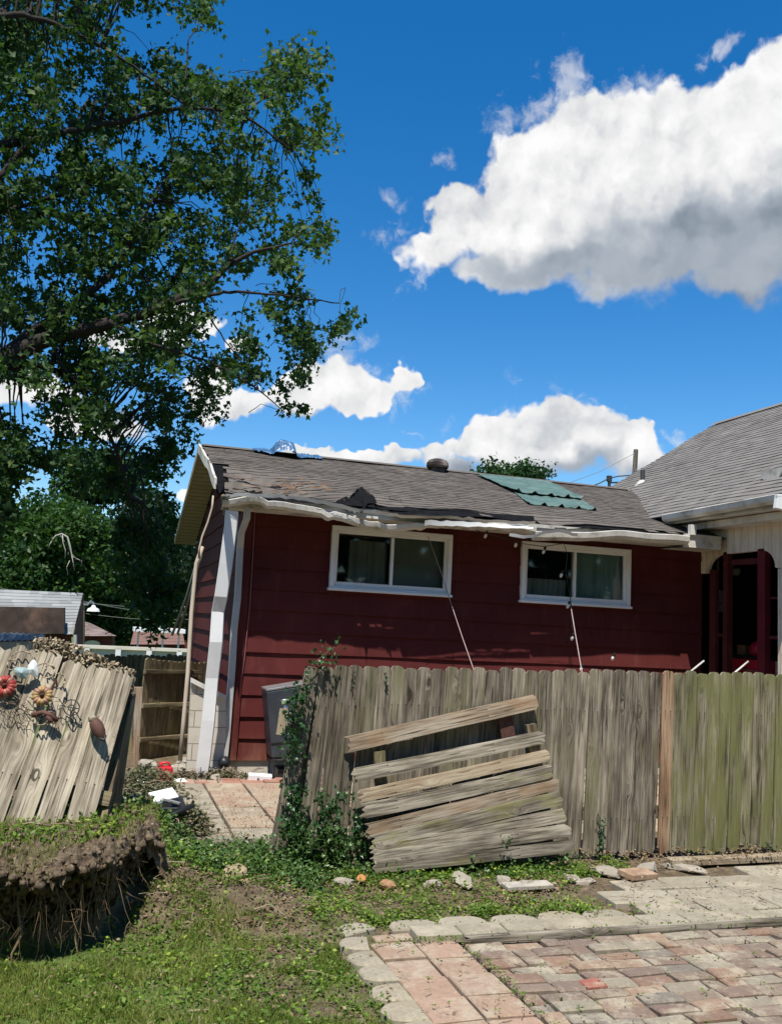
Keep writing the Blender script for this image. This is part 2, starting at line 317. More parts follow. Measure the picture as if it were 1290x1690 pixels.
M['tarp'] = plain('blue_tarp', (.05, .12, .23), .35, 0, .5, 20, (.30, .36, .42), .35, .4, .5)
M['greensheet'] = plain('green_roof_sheet', (.065, .125, .108), .7, 0, .2, 5, (.13, .17, .15), .6)
def leafmat(name, a, b, tr=.35, yel=(.30, .34, .05), yamt=.0, rough=.45):
    mt, t, out = newmat(name); ti = attr(t, 'tint'); c = t.mix(ti, (*a, 1), (*b, 1))
    if yamt: c = t.mix(t.math('MULTIPLY', t.ss(ti, .82, .9), yamt), c, (*yel, 1))
    p = t.n('ShaderNodeBsdfPrincipled'); t.set(p.inputs['Base Color'], c); p.inputs['Roughness'].default_value = rough; p.inputs['Specular IOR Level'].default_value = .2
    tl = t.n('ShaderNodeBsdfTranslucent'); t.set(tl.inputs[0], t.vm('MULTIPLY', c, (1.3, 1.5, .6))); mx = t.n('ShaderNodeMixShader'); mx.inputs[0].default_value = tr
    t.set(mx.inputs[1], p.outputs[0]); t.set(mx.inputs[2], tl.outputs[0]); t.set(out.inputs[0], mx.outputs[0]); return mt
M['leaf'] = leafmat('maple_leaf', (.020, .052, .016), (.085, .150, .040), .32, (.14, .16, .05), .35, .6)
M['leaf_far'] = leafmat('far_leaf_mid', (.018, .050, .014), (.065, .13, .026), .3, (.14, .2, .04), .4)
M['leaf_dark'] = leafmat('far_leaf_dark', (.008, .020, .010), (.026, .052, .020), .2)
M['leaf_ivy'] = leafmat('ivy_leaf', (.018, .055, .018), (.07, .15, .055), .25, (.34, .42, .22), .6, .3)
M['leaf_weed'] = leafmat('weed_leaf', (.06, .12, .02), (.18, .27, .045), .35, (.36, .44, .07), .7)
M['leaf_vinca'] = leafmat('ground_ivy_leaf', (.03, .07, .02), (.10, .17, .05), .25, (.28, .34, .15), .4, .3)
M['grass'] = leafmat('lawn_blade', (.095, .14, .025), (.28, .31, .075), .35, (.42, .38, .18), .8)
M['straw'] = leafmat('dry_litter', (.10, .065, .035), (.30, .22, .13), .1)
M['twig'] = tinted('dead_twig', (.09, .06, .04), (.30, .23, .16), .9, .6, 60)
M['bark'] = tinted('tree_bark', (.020, .016, .014), (.06, .048, .04), .95, .8, 25, None, .8, .02)
M['leafbrown'] = leafmat('dead_leaf', (.10, .055, .03), (.26, .15, .08), .15)
exec_order = None
# ------------------------------------------------------------------ ground
fr = lambda x: 4.33 + .05 * math.sin(x * 4.5) + .035 * math.sin(x * 11) + .58 * sstep(.05, .40, x) ** 1.3
def hgt(x, y):
    """terrain height: raised root bed at the left, gentle drop far behind the yard"""
    e = .42 * sstep(.62, .30, x + .09 * math.sin(y * 5.1) + .05 * math.sin(y * 13 + x * 7)) * sstep(fr(x) + .14, fr(x) + .32, y) * sstep(6.6, 5.2, y)
    b = .20 * sstep(1.55, .35, x + .1 * math.sin(y * 4)) * sstep(4.45, 4.95, y + .22 * (x - .6)) * sstep(6.05, 5.2, y)
    h = max(e, b) if x < .62 else b
    h = max(e, b)
    if y > 2 and y < 6.2: h += .018 * fbm(x * 3, y * 3) + (.02 * fbm(x * 12, y * 12) if h > .04 else 0)
    if x > 1.35 and y < 4.4: h = min(h, 0) - .03
    if y > 13.5 or x < -3: h -= 2.0 * max(sstep(14, 22, y), sstep(-4, -12, x) * sstep(8, 16, y))
    return h - .012
def axis(lo, a, b, hi, st):
    l = [a]; s = st
    while l[-1] > lo: s *= 1.35; l.append(l[-1] - s)
    r = [b]; s = st
    while r[-1] < hi: s *= 1.35; r.append(r[-1] + s)
    return l[::-1] + list(np.arange(a + st, b, st)) + r
gx = axis(-1200, -1.6, 3.6, 1200, .035); gy = axis(-300, 2.9, 6.7, 1800, .035)
gv = [(x, y, hgt(x, y)) for y in gy for x in gx]; nx = len(gx)
gf_ = [(j * nx + i, j * nx + i + 1, (j + 1) * nx + i + 1, (j + 1) * nx + i) for j in range(len(gy) - 1) for i in range(nx - 1)]
mt, t, out = newmat('yard_soil_and_turf'); co = objco(t)
n1 = t.noise(co, 1.7, 6, .65); n2 = t.noise(co, 14., 8, .72); n3 = t.noise(co, 90., 4, .7)
soil = t.ramp(n2, ((.25, (.05, .036, .024)), (.5, (.13, .098, .062)), (.75, (.28, .225, .15)))); turf = t.ramp(n3, ((.3, (.05, .085, .02)), (.7, (.13, .17, .045))))
sp = t.n('ShaderNodeSeparateXYZ'); t.set(sp.inputs[0], co)
lawn = t.math('MULTIPLY', t.ss(sp.outputs[1], 4.75, 4.35), t.ss(t.math('ADD', n1, t.math('MULTIPLY', t.math('SUBTRACT', .9, sp.outputs[0]), .12)), .40, .58))
lawn = t.math('MULTIPLY', lawn, t.ss(sp.outputs[2], .05, .02)); far = t.ss(sp.outputs[1], 9.5, 12.); lawn = t.math('MAXIMUM', lawn, t.math('MULTIPLY', far, .8))
pbr(t, out, t.mix(lawn, soil, turf), .98, t.math('ADD', n2, t.math('MULTIPLY', n3, .4)), .9, .02, 0, .1)
g = link('ground', np_mesh('ground', gv, gf_, smooth=True), mt); tag(g, kind='structure')

# ------------------------------------------------------------------ paving
def slab(mb, x0, x1, y0, y1, z, th=.04, gap=.006, tt=.5, col=None, jit=.004, bev=.006):
    """one paver with a rounded top edge and slight settlement"""
    x0 += gap; x1 -= gap; y0 += gap; y1 -= gap; b = len(mb.v); z += random.uniform(-jit, jit); tx = random.uniform(-jit, jit); ty = random.uniform(-jit, jit)
    def ring(i, zz): 
        for (x, y, sx_, sy_) in ((x0 + i, y0 + i, -1, -1), (x1 - i, y0 + i, 1, -1), (x1 - i, y1 - i, 1, 1), (x0 + i, y1 - i, -1, 1)):
            mb.v.append((x + random.uniform(-.0015, .0015), y + random.uniform(-.0015, .0015), zz + tx * sx_ * .5 + ty * sy_ * .5))
    ring(0, z - th); ring(0, z - bev); ring(bev, z)
    for a in (0, 4):
        for k in range(4): mb.face((b + a + k, b + a + (k + 1) % 4, b + a + 4 + (k + 1) % 4, b + a + 4 + k), tt, col)
    mb.face((b + 8, b + 9, b + 10, b + 11), tt, col)
def slabpoly(mb, pts, z, th=.04, bev=.008, tt=.5, col=None):
    n = len(pts); c = sum((Vector(p) for p in pts), Vector((0, 0))) / n; b = len(mb.v)
    for k, zz in ((1, z - th), (1, z - bev), (0, z)):
        for p in pts:
            d = Vector(p) - c; q = Vector(p) - d.normalized() * (0 if k else bev); mb.v.append((q.x, q.y, zz))
    for a in (0, n):
        for k in range(n): mb.face((b + a + k, b + a + (k + 1) % n, b + a + n + (k + 1) % n, b + a + n + k), tt, col)
    mb.face([b + 2 * n + k for k in range(n)], tt, col)
def paver_mat():
    mt, t, out = newmat('worn_pavers'); co = objco(t); c = attr(t, 'fcol', 'Color'); n = t.noise(co, 45., 8, .75); n2 = t.noise(co, 5., 6, .7); n3 = t.noise(co, 240., 2, .7)
    c = t.vm('SCALE', c, sc=t.math('ADD', .26, t.math('ADD', t.math('MULTIPLY', n, .62), t.math('MULTIPLY', n3, .32))))
    c = t.mix(t.ss(t.math('ADD', n2, t.math('MULTIPLY', n, .3)), .60, .84, 0, .85), c, (.38, .335, .245, 1)); c = t.mix(t.ss(t.noise(co, 9., 6, .7), .54, .72, 0, .65), c, (.15, .125, .09, 1)); c = t.mix(t.ss(t.noise(co, 130., 3, .7), .60, .68, 0, .5), c, (.10, .085, .065, 1))
    pbr(t, out, c, .93, t.math('ADD', n, t.math('MULTIPLY', n3, .5)), .7, .004, 0, .2); return mt
M['paver'] = paver_mat()
CR = lambda: random.choice([(.37, .325, .24), (.40, .355, .265), (.34, .30, .22), (.38, .33, .235)])
PK = lambda: random.choice([(.42, .285, .20), (.45, .305, .22), (.40, .275, .195), (.43, .31, .225)])
BK = lambda: random.choice([(.31, .20, .14), (.27, .175, .125), (.35, .24, .165), (.24, .18, .14), (.28, .215, .16), (.31, .265, .195), (.33, .285, .21), (.29, .22, .165), (.25, .175, .135), (.24, .205, .165)])
mb = MB()                                                     # front patio: pink squares, bricks, cream flagstones
mb.poly([(1.30, 2.2, -.028), (6.5, 2.2, -.028), (6.5, 5.2, -.028), (2.95, 5.1, -.028), (2.6, 4.52, -.028), (1.6, 4.50, -.028), (1.30, 4.3, -.028)], .2, (.16, .13, .09))
yy = 4.285; 
for r in range(9):
    for c in range(2):
        x0 = 1.325 + c * .222 - .012 * r * 0; slab(mb, x0, x0 + .222, yy - .217, yy, .0, gap=.007, col=PK(), jit=.005)
    yy -= .217
for r in range(20):
    y1 = 4.20 - r * .098
    x = 1.772 + (0 if r % 2 else 0); k = 0
    while x < 6.2:
        if random.random() < .72:
            wd = .196; slab(mb, x, x + wd, y1 - .098, y1, .002, gap=.0055, col=BK(), jit=.008, bev=.007)
        else:
            wd = .098; slab(mb, x, x + wd, y1 - .098, y1, .002, gap=.0055, col=BK(), jit=.008, bev=.007)
        x += wd
slab(mb, 2.09, 2.2, 3.60, 3.70, .008, col=(.40, .15, .11))
x = 1.56
while x < 6.2:                                                # cream kerb row
    wd = random.uniform(.23, .30); slab(mb, x, x + wd, 4.262, 4.40, .028, gap=.004, col=CR(), jit=.004); x += wd
yy = 4.40
for r, (xs, dy) in enumerate(((2.93, .21), (2.84, .22), (3.05, .21), (4.1, .2))):
    x = xs
    while x < 6.2:
        wd = random.choice([.44, .40, .32]); slab(mb, x, x + wd, yy, yy + dy, .026, gap=.006, col=(.27, .26, .24) if (r == 3 and x > 4.9) else CR(), jit=.007)
        x += wd
    yy += dy
slab(mb, 1.36, 1.56, 4.29, 4.38, .01, col=PK())
fp = mb.build('brick_patio', M['paver']); tag(fp, kind='structure')
def scallop(cx, cy, w, d, ang, seed):
    rr = random.Random(seed); pts = []
    for k in range(12):
        a = math.pi * k / 11; e = .8
        px_ = w / 2 * math.copysign(abs(math.cos(a)) ** e, math.cos(a)); py_ = d * math.sin(a) ** .7 * (1 + rr.uniform(-.04, .04)); pts.append((px_, py_))
    pts += [(-w / 2, -.02), (w / 2, -.02)]
    ca, sa = math.cos(ang), math.sin(ang); m_ = MB(); slabpoly(m_, [Vector((p[0] * ca - p[1] * sa, p[0] * sa + p[1] * ca)) for p in pts], 0, .05, .008, col=CR())
    o = m_.build('edging_stone', M['paver'], mw=Matrix.Translation((cx, cy, .026 + rr.uniform(-.006, .006))) @ Matrix.Rotation(rr.uniform(-.03, .03), 4, 'X')); return o
edge_px = [('corner scalloped edging stone where the curve starts', 1.33, 4.33, .20, .13, 1.0), ]
E_ = [  # centre, width, depth, angle of outward side
 (1.31, 4.405, .19, .10, .45), (1.285, 4.22, .17, .115, 1.35), (1.285, 4.045, .17, .125, 1.62), (1.29, 3.865, .17, .13, 1.6), (1.29, 3.68, .17, .135, 1.57), (1.29, 3.49, .18, .14, 1.57), (1.29, 3.30, .18, .14, 1.57), (1.29, 3.11, .18, .14, 1.57)]
LBL = ['scalloped cream edging stone at the far outer corner of the curve', 'small cream edging stone just below the patio corner', 'rounded cream edging stone beside the first pink paver', 'rounded cream edging stone beside the second row of pink pavers', 'rounded cream edging stone beside the third row of pink pavers', 'rounded cream edging stone at the bottom edge beside the lawn', 'rounded cream edging stone beyond the bottom edge', 'rounded cream edging stone beyond the bottom edge']
for i, e in enumerate(E_[:7]): tag(scallop(*e, i), LBL[i], 'edging stone', 'scalloped stones edging the patio')
L2 = ['first scalloped cream stone behind the timber strip, above the pink pavers', 'second scalloped cream stone in the row along the weeds', 'third scalloped cream stone in the row, in the middle', 'fourth scalloped cream stone in the row beside the dry twigs', 'last scalloped cream stone meeting the large flagstones']
for i in range(5): tag(scallop(1.60 + i * .27 + random.uniform(-.01, .01), 4.405, .262, .125, random.uniform(-.04, .04), 30 + i), L2[i], 'edging stone', 'scalloped stones edging the patio')

def orient(p0, p1, nrm):
    z = (Vector(p1) - Vector(p0)); L = z.length; z.normalize(); n = Vector(nrm); y = (n - z * n.dot(z)).normalized(); x = y.cross(z)
    m_ = Matrix((x, y, z)).transposed().to_4x4(); m_.translation = p0; return m_, L
US = [-.5, -.30, -.1, .1, .30, .5]
def plank(name, parent, p0, p1, w, th, mat, nrm=(0, -1, 0), top='dog', bot='flat', label=None, bow=.0, w1=None, seed=None):
    """board from p0 to p1; local Z runs along it, local +Y is its outward face"""
    rr = random.Random(seed if seed is not None else random.random()); mw, L = orient(p0, p1, nrm); R_ = 9; v = []; mb = MB(); nc = len(US); w1 = w1 or w
    def endoff(kind, u):
        if kind == 'dog': return .022 * max(0, (abs(u) - .28) / .22) + rr.uniform(0, .002)
        if kind == 'torn': return rr.uniform(0, .06) * (1 - .3 * abs(u))
        if kind == 'rot': return rr.uniform(0, .028) + .02 * max(0, (abs(u) - .28) / .22)
        if kind == 'slant': return .05 * (u + .5)
        return rr.uniform(0, .002)
    eo0 = [endoff(bot, u) for u in US]; eo1 = [endoff(top, u) for u in US]; ph = rr.uniform(0, 6); bw = rr.uniform(-1, 1) * bow
    ev = [[rr.uniform(-.0015, .0015) for _ in range(R_ + 1)] for _ in range(2)]
    for side in (1, -1):
        for r in range(R_ + 1):
            s = r / R_; ww = lerp(w, w1, s)
            for c, u in enumerate(US):
                z = lerp(eo0[c], L - eo1[c], s); e = ev[0][r] if c == 0 else ev[1][r] if c == nc - 1 else 0
                crown = -.0015 * (abs(u) * 2) ** 4 * side
                mb.v.append((u * ww + e + bw * math.sin(math.pi * s) * .6, side * th / 2 + crown + bw * math.sin(math.pi * s + ph), z))
    o = (R_ + 1) * nc; I = lambda sd, r, c: (0 if sd > 0 else o) + r * nc + c
    for r in range(R_):
        for c in range(nc - 1):
            mb.face((I(1, r, c), I(1, r, c + 1), I(1, r + 1, c + 1), I(1, r + 1, c))); mb.face((I(-1, r, c), I(-1, r + 1, c), I(-1, r + 1, c + 1), I(-1, r, c + 1)))
        for c in (0, nc - 1): mb.face((I(1, r, c), I(1, r + 1, c), I(-1, r + 1, c), I(-1, r, c)))
    for c in range(nc - 1):
        for r in (0, R_): mb.face((I(1, r, c), I(1, r, c + 1), I(-1, r, c + 1), I(-1, r, c)))
    ob = mb.build(name, mat, parent, mw=mw)
    if label: ob['label'] = label
    return ob
tag(plank('edging_timber', None, (1.765, 4.225, .012), (3.66, 4.225, .014), .035, .035, M['grey_wood'], (0, -1, 0), 'flat', 'torn'), 'long weathered timber strip between the bricks and the cream flagstones', 'timber')
tag(plank('edging_timber', None, (3.69, 5.36, .03), (4.9, 5.40, .03), .09, .04, M['fresh_wood'], (0, 0, 1), 'flat', 'flat'), 'pale yellow board lying along the foot of the fence at the right', 'timber')
# rear patio
mb = MB(); mb.poly([(.3, 6.1, .0), (6.4, 6.1, .0), (6.4, 8.79, .0), (.3, 8.79, .0)], .2, (.16, .13, .09))
for r in range(6):
    for c in range(14):
        x0 = .62 + c * .34 - (.0 if r < 5 else 0); y0 = 6.14 + r * .34
        if y0 > 8.0: continue
        slab(mb, x0, x0 + .34, y0, y0 + .34, .045, th=.05, gap=.010, col=(CR() if c < 1 or (r == 0 and random.random() < .3) else random.choice([(.42, .29, .20), (.40, .27, .185), (.43, .32, .22), (.38, .30, .21)])), jit=.005)
for r in range(2):
    x = .5
    while x < 4: slab(mb, x, x + .2, 8.19 + r * .105, 8.295 + r * .105, .045, th=.05, gap=.004, col=(.42, .20, .14), jit=.008); x += .2
rp = mb.build('rear_patio', M['paver']); tag(rp, kind='structure')
tag(plank('edging_timber', None, (.52, 6.10, .035), (1.42, 6.05, .035), .075, .07, M['grey_wood'], (0, -1, 0), 'flat', 'flat'), 'short grey timber edging the rear patio beside the ivy', 'timber')

# ------------------------------------------------------------------ red house
EV, RG, YE, YR, YB = 2.60, 3.54, 8.35, 11.2, 14.05
SLP = (RG - EV) / (YR - YE)
house = empty('red_house', (1.25, 8.806, 0), 'dark red clapboard house with a storm damaged eave and two white sliding windows', 'house')
WIN = [(2.115, 3.395, 1.79, 2.435), (4.19, 5.505, 1.785, 2.435)]
def lap(mb, axis_, fixed, a0, a1, z0, z1, course, holes=(), out=-1, zoff=0., proud=.019, tint=.5):
    z = z0; row = 0
    while z < z1 - 1e-4:
        zt = min(z + course, z1); zs = sorted({z, zt, *[h for H in holes for h in H[2:] if z < h < zt]})
        for za, zb in zip(zs, zs[1:]):
            xs = sorted({a0, a1, *[h for H in holes for h in H[:2]]})
            for xa, xb in zip(xs, xs[1:]):
                if any(H[0] <= xa + 1e-5 and H[1] >= xb - 1e-5 and H[2] <= za + 1e-5 and H[3] >= zb - 1e-5 for H in holes): continue
                n = max(1, int((xb - xa) / .35)); pa = proud * (1 - (za - z) / course); pb = proud * (1 - (zb - z) / course)
                for k in range(n):
                    p, q = lerp(xa, xb, k / n), lerp(xa, xb, (k + 1) / n)
                    def V(u, pr_, zz): 
                        wob = .0035 * math.sin(u * 3.1 + row * 1.7)
                        return (u, fixed + out * (pr_ + wob), zz) if axis_ == 'x' else (fixed + out * (pr_ + wob), u, zz)
                    mb.poly([V(p, pa, za), V(q, pa, za), V(q, pb, zb), V(p, pb, zb)], tint)
                    if za == z: mb.poly([V(p, 0, za), V(q, 0, za), V(q, pa, za), V(p, pa, za)], tint)
        z = zt; row += 1
mb = MB(); lap(mb, 'x', 8.806, 1.25, 6.45, .14, 2.62, .203, WIN); mb.build('front_wall', M['red'], house)
mb = MB()
zz = .69; row = 0
while zz < RG - .06:                                            # gable wall, each course trimmed to the roof line
    zt = min(zz + .203, RG - .05); h = zt + .02; d = max(0, (h - 2.62) / SLP) if h > 2.62 else 0
    lap(mb, 'y', 1.25, 8.82 + d, 13.6 - d, zz, zt, .203); zz = zt
mb.build('gable_wall', M['red'], house)
mb = MB(); mb.box((1.232, 8.86, 1.36), (.03, .12, 2.44)); mb.box((1.285, 8.784, 1.36), (.075, .03, 2.44)); mb.build('corner_board', M['red'], house, bevel=.003)
mb = MB(); mb.box((3.85, 8.86, .07), (5.2, .09, .138)); mb.box((1.29, 11.2, .34), (.06, 4.7, .68)); mb.build('foundation', M['block'], house)
mb = MB(); mb.poly([(1.3, 13.6, 0), (6.4, 13.6, 0), (6.4, 13.6, 2.6), (1.3, 13.6, 2.6)]); mb.poly([(1.3, 11.2, 3.4), (1.3, 8.9, 2.6), (1.3, 8.9, 0), (1.3, 13.6, 0), (1.3, 13.6, 2.6)]); mb.build('rear_wall', M['red'], house)
# dark room behind the windows
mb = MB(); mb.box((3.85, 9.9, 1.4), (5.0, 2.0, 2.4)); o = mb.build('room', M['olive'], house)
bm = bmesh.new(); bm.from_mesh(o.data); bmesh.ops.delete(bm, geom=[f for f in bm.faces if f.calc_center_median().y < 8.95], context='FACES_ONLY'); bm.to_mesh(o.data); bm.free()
def glassmat():
    mt, t, out = newmat('window_glass'); a = t.n('ShaderNodeBsdfTransparent'); a.inputs[0].default_value = (.80, .86, .84, 1); gl = t.n('ShaderNodeBsdfGlossy'); gl.inputs['Roughness'].default_value = .03; gl.inputs[0].default_value = (.8, .85, .85, 1)
    fr = t.n('ShaderNodeFresnel'); fr.inputs[0].default_value = 1.5; mx = t.n('ShaderNodeMixShader'); t.set(mx.inputs[0], t.math('MULTIPLY', fr.outputs[0], 1.6)); t.set(mx.inputs[1], a.outputs[0]); t.set(mx.inputs[2], gl.outputs[0]); t.set(out.inputs[0], mx.outputs[0]); return mt
M['glass'] = glassmat(); M['curtain'] = plain('teal_curtain', (.42, .55, .51), .9, 0, .1, 5); M['curtain_dark'] = plain('grey_curtain', (.50, .49, .44), .9, 0, .1, 5)  # second curtain is plain grey-beige cloth
def frame(mb, x0, x1, z0, z1, w, y, d, wb=None):
    wb = wb or w
    mb.box(((x0 + x1) / 2, y, z1 - w / 2), (x1 - x0, d, w)); mb.box(((x0 + x1) / 2, y, z0 + wb / 2), (x1 - x0, d, wb))
    for x in (x0 + w / 2, x1 - w / 2): mb.box((x, y - .0005, (z0 + wb + z1 - w) / 2), (w, d, z1 - z0 - w - wb))
def curtain(x0, x1, z0, z1, y, mat, par, amp=.02, fr=38):
    v = []; f = []; n = 60
    for i in range(n + 1):
        x = lerp(x0, x1, i / n); yy_ = y + amp * math.sin(x * fr) + amp * .6 * math.sin(x * fr * 2.3 + 1); v += [(x, yy_, z0), (x, yy_, z1)]
    for i in range(n): f.append((2 * i, 2 * i + 2, 2 * i + 3, 2 * i + 1))
    return link('curtain', np_mesh('curtain', v, f, smooth=True), mat, par)
for i, (x0, x1, z0, z1) in enumerate(WIN):
    w = empty('window', ((x0 + x1) / 2, 8.79, z0)); w.parent = house; w.matrix_basis = parent_world(house).inverted() @ Matrix.Translation(((x0 + x1) / 2, 8.79, z0))
    mb = MB(); frame(mb, x0, x1, z0, z1, .042, 8.787, .075); mb.box(((x0 + x1) / 2, 8.765, z0 + .012), (x1 - x0 + .03, .06, .026)); mb.build('frame', M['window_white'], w, bevel=.004)
    xm = x0 + (x1 - x0) * (.50 if i == 0 else .485); mb = MB(); frame(mb, x0 + .043, x1 - .043, z0 + .043, z1 - .043, .030, 8.800, .05, .046); mb.box((xm, 8.797, (z0 + z1) / 2), (.028, .056, z1 - z0 - .15)); mb.build('sash', M['window_white'], w, bevel=.003)
    mb = MB(); mb.poly([(x0 + .07, 8.802, z0 + .08), (x1 - .07, 8.802, z0 + .08), (x1 - .07, 8.802, z1 - .07), (x0 + .07, 8.802, z1 - .07)]); mb.build('pane', M['glass'], w, fix=False)
    if i == 0:
        curtain(x0 + .22, xm - .02, z0, z1 - .12, 8.90, M['curtain_dark'], w, .02, 30); curtain(xm + .02, x1, z0, z1, 8.90, M['curtain_dark'], w, .004, 8)
    else:
        curtain(xm + .02, x1 - .03, z0, z1 - .02, 8.89, M['curtain'], w, .018, 30); curtain(x0 + .03, xm - .03, z0, z0 + .27, 8.90, M['curtain_dark'], w, .014, 45)
# roof ---------------------------------------------------------------
def courses(mb, P, U, V_, lu, lv, course=.14, seg=.11, bumpf=None, clip=None, lift=.0065, wide=1, extend=0):
    """lapped shingle courses on the plane P + u*U + v*V_"""
    N = U.cross(V_).normalized(); rows = int(lv / course); rr = random.Random(5)
    for r in range(rows):
        v0 = r * course; v1 = v0 + course * 1.02; u = -rr.random() * seg
        while u < lu:
            wd = seg * rr.choice((.6, 1, 1.4)) * wide; a, b = max(0, u), min(lu, u + wd); u += wd
            if b - a < .004: continue
            if clip and clip((a + b) / 2, v0): continue
            q = []; th = lift * rr.uniform(.6, 1.25)
            dz = [bumpf(uu, vv) if bumpf else 0 for uu, vv in ((a, v0), (b, v0), (b, v1), (a, v1))]
            pts = [P + U * a + V_ * v0 + N * (th + dz[0]), P + U * b + V_ * v0 + N * (th + dz[1]), P + U * b + V_ * v1 + N * dz[2], P + U * a + V_ * v1 + N * dz[3]]
            tt = min(1, max(0, rr.gauss(.5, .13))); mb.poly(pts, tt); mb.poly([pts[0] - N * th * 1.3, pts[1] - N * th * 1.3, pts[1], pts[0]], tt * .8)
Uf = Vector((1, 0, 0)); Vf = Vector((0, YR - YE, RG - EV)).normalized(); LV = math.hypot(YR - YE, RG - EV); X0, X1 = .98, 7.3
def dent(u, v):
    """storm damage: rippled corner at the left, buckled shingles along the eave"""
    e = sstep(1.1, .05, math.hypot((u - .25) * 1.0, (v - .75) * 1.2)); z = -.13 * e + .045 * e * math.sin(v * 17 + u * 9) + .02 * e * fbm(u * 7, v * 7)
    z += -.07 * sstep(.65, 0, v) * sstep(.0, .5, u) * sstep(2.6, 1.2, u)
    z += .05 * math.exp(-((u - 1.42) / .14) ** 2 - ((v - .12) / .2) ** 2) + .05 * math.exp(-((u - .45) / .5) ** 2 - ((v - .25) / .10) ** 2)
    z += -.05 * sstep(.5, 0, v) * sstep(2.6, 3.2, u) * sstep(3.9, 3.4, u) + .008 * fbm(u * 1.5, v * 1.5)
    z += .028 * math.exp(-((u - 2.1) / .5) ** 2 - ((v - .1) / .12) ** 2)
    return z
def clipf(u, v):
    edge = .05 + .05 * fbm(u * 4, 3) + (.14 if 1.15 < u < 1.65 else 0) * abs(math.sin(u * 9)) + (.08 if u < 1.1 else 0) + (.10 if 3.0 < u < 3.3 else 0)
    lefte = .02 + .10 * sstep(1.4, .3, v) * abs(fbm(v * 6, 9)) + (.10 if .55 < v < 1.6 else 0) * (1 + .5 * math.sin(v * 25)); return v < edge - .04 or u < lefte
mb = MB(); courses(mb, Vector((X0, YE, EV)), Uf, Vf, X1 - X0, LV + .02, .105, .09, dent, clipf); mb.build('roof', M['shingle'], house, fix=False)
mb = MB(); 
nu, nv = 60, 16
P_ = Vector((X0, YE, EV)); N_ = Uf.cross(Vf).normalized(); b0 = len(mb.v)
for j in range(nv + 1):
    for i in range(nu + 1):
        u, v = (X1 - X0) * i / nu, LV * j / nv; mb.v.append(tuple(P_ + Uf * u + Vf * v + N_ * (dent(u, v) - .014)))
for j in range(nv):
    for i in range(nu): mb.face((b0 + j * (nu + 1) + i, b0 + j * (nu + 1) + i + 1, b0 + (j + 1) * (nu + 1) + i + 1, b0 + (j + 1) * (nu + 1) + i))
mb.build('roofing_felt', M['tar_and_shade'], house, fix=False)
mb = MB(); courses(mb, Vector((X1, YB, EV)), Vector((-1, 0, 0)), Vector((0, -(YR - YE), RG - EV)).normalized(), X1 - X0, LV, .14, .3); mb.build('rear_roof', M['shingle'], house, fix=False)
mb = MB(); mb.prism([(-.09, -.032), (0, 0.004), (.09, -.032)], [((X0 + .02, YR, RG + .022), (0, 1, 0), (0, 0, 1)), ((X1 - .3, YR, RG + .022), (0, 1, 0), (0, 0, 1))], False); mb.build('ridge_cap', M['shingle'], house, fix=False)
mb = MB()                                                      # slatted soffit beneath the rake overhang
for (ya, za, yb, zb) in ((YE + 1.3, EV + 1.3 * SLP - .01, YR, RG), (YR, RG, YB, EV)):
    n = 26
    for k in range(n):
        a, b = k / n, (k + .9) / n
        p = lambda t_, x: (x, lerp(ya, yb, t_), lerp(za, zb, t_) - .085)
        mb.poly([p(a, X0 + .0), p(b, X0 + .0), p(b, 1.26), p(a, 1.26)]); q = lambda t_, x: (x, lerp(ya, yb, t_), lerp(za, zb, t_) - .079); mb.poly([q(b, X0), q((k + 1) / n, X0), q((k + 1) / n, 1.26), q(b, 1.26)])
mb.build('gable_soffit', M['cream'], house, fix=False)
mb = MB()                                                      # rake boards
mb.box((X0 - .008, 0, 0), (.02, 1, 1)); mb = MB()
ang = math.atan(SLP)
for (ya, za, yb, zb, w) in ((YR, RG, YB, EV, .10),):
    mb.prism([(-.012, -.09), (.012, -.09), (.012, .012), (-.012, .012)], [((X0 - .012, ya, za), (1, 0, 0), (0, 0, 1)), ((X0 - .012, yb, zb), (1, 0, 0), (0, 0, 1))])
mb.build('rear_rake_board', M['cream'], house)
mb = MB(); pth = []
for k in range(13):                                            # bent front rake trim, kinked outward where the roof was hit
    s = k / 12; y = lerp(YR + .03, YE + .75, s); z = RG - (YR - y) * SLP * 1.02 - .02; dx = -.01 + .022 * math.sin(s * 5) * s + .02 * (s > .45); pth.append(((X0 + dx, y, z), (1, 0, .05 * math.sin(s * 7)), (0, 0, 1)))
mb.prism([(-.012, -.075), (.014, -.08), (.014, .03), (-.012, .035)], pth); mb.build('bent_rake_trim', M['dirty_white'], house)
mb = MB(); mb.box((.985, 8.36, 2.515), (.05, .06, .15), Matrix.Rotation(-.25, 3, 'Y'), taper=.7); mb.box((1.01, 8.36, 2.46), (.03, .04, .12), Matrix.Rotation(.35, 3, 'Y'), taper=.5); mb.build('splintered_rafter_end', M['fresh_wood'], house, bevel=.005)
# soffit, fascia and battered gutter along the front eave
mb = MB(); mb.poly([(1.0, 8.40, 2.50), (6.3, 8.40, 2.50), (6.3, 8.80, 2.50), (1.0, 8.80, 2.50)]); mb.build('eave_soffit', M['dirty_white'], house)
mb = MB(); mb.box((3.62, 8.392, 2.535), (5.3, .02, .09)); mb.build('fascia', M['dirty_white'], house)
def gut(xa, xb, zf, yf, n=130, sc=1.0):
    prof = [(.0, .07), (.0, .0), (.05, -.012), (.085, .02), (.095, .072), (.088, .078), (.080, .068), (.072, .024), (.045, .0), (.008, .008), (.008, .07)]
    pth = []
    for k in range(n + 1):
        x = lerp(xa, xb, k / n); r = yf(x); A = Vector((0, -math.cos(r[1]), math.sin(r[1]))); B = Vector((0, math.sin(r[1]), math.cos(r[1]))); pth.append(((x, r[0], zf(x)), A * sc, B * sc))
    mb = MB(); mb.prism(prof, pth); return mb
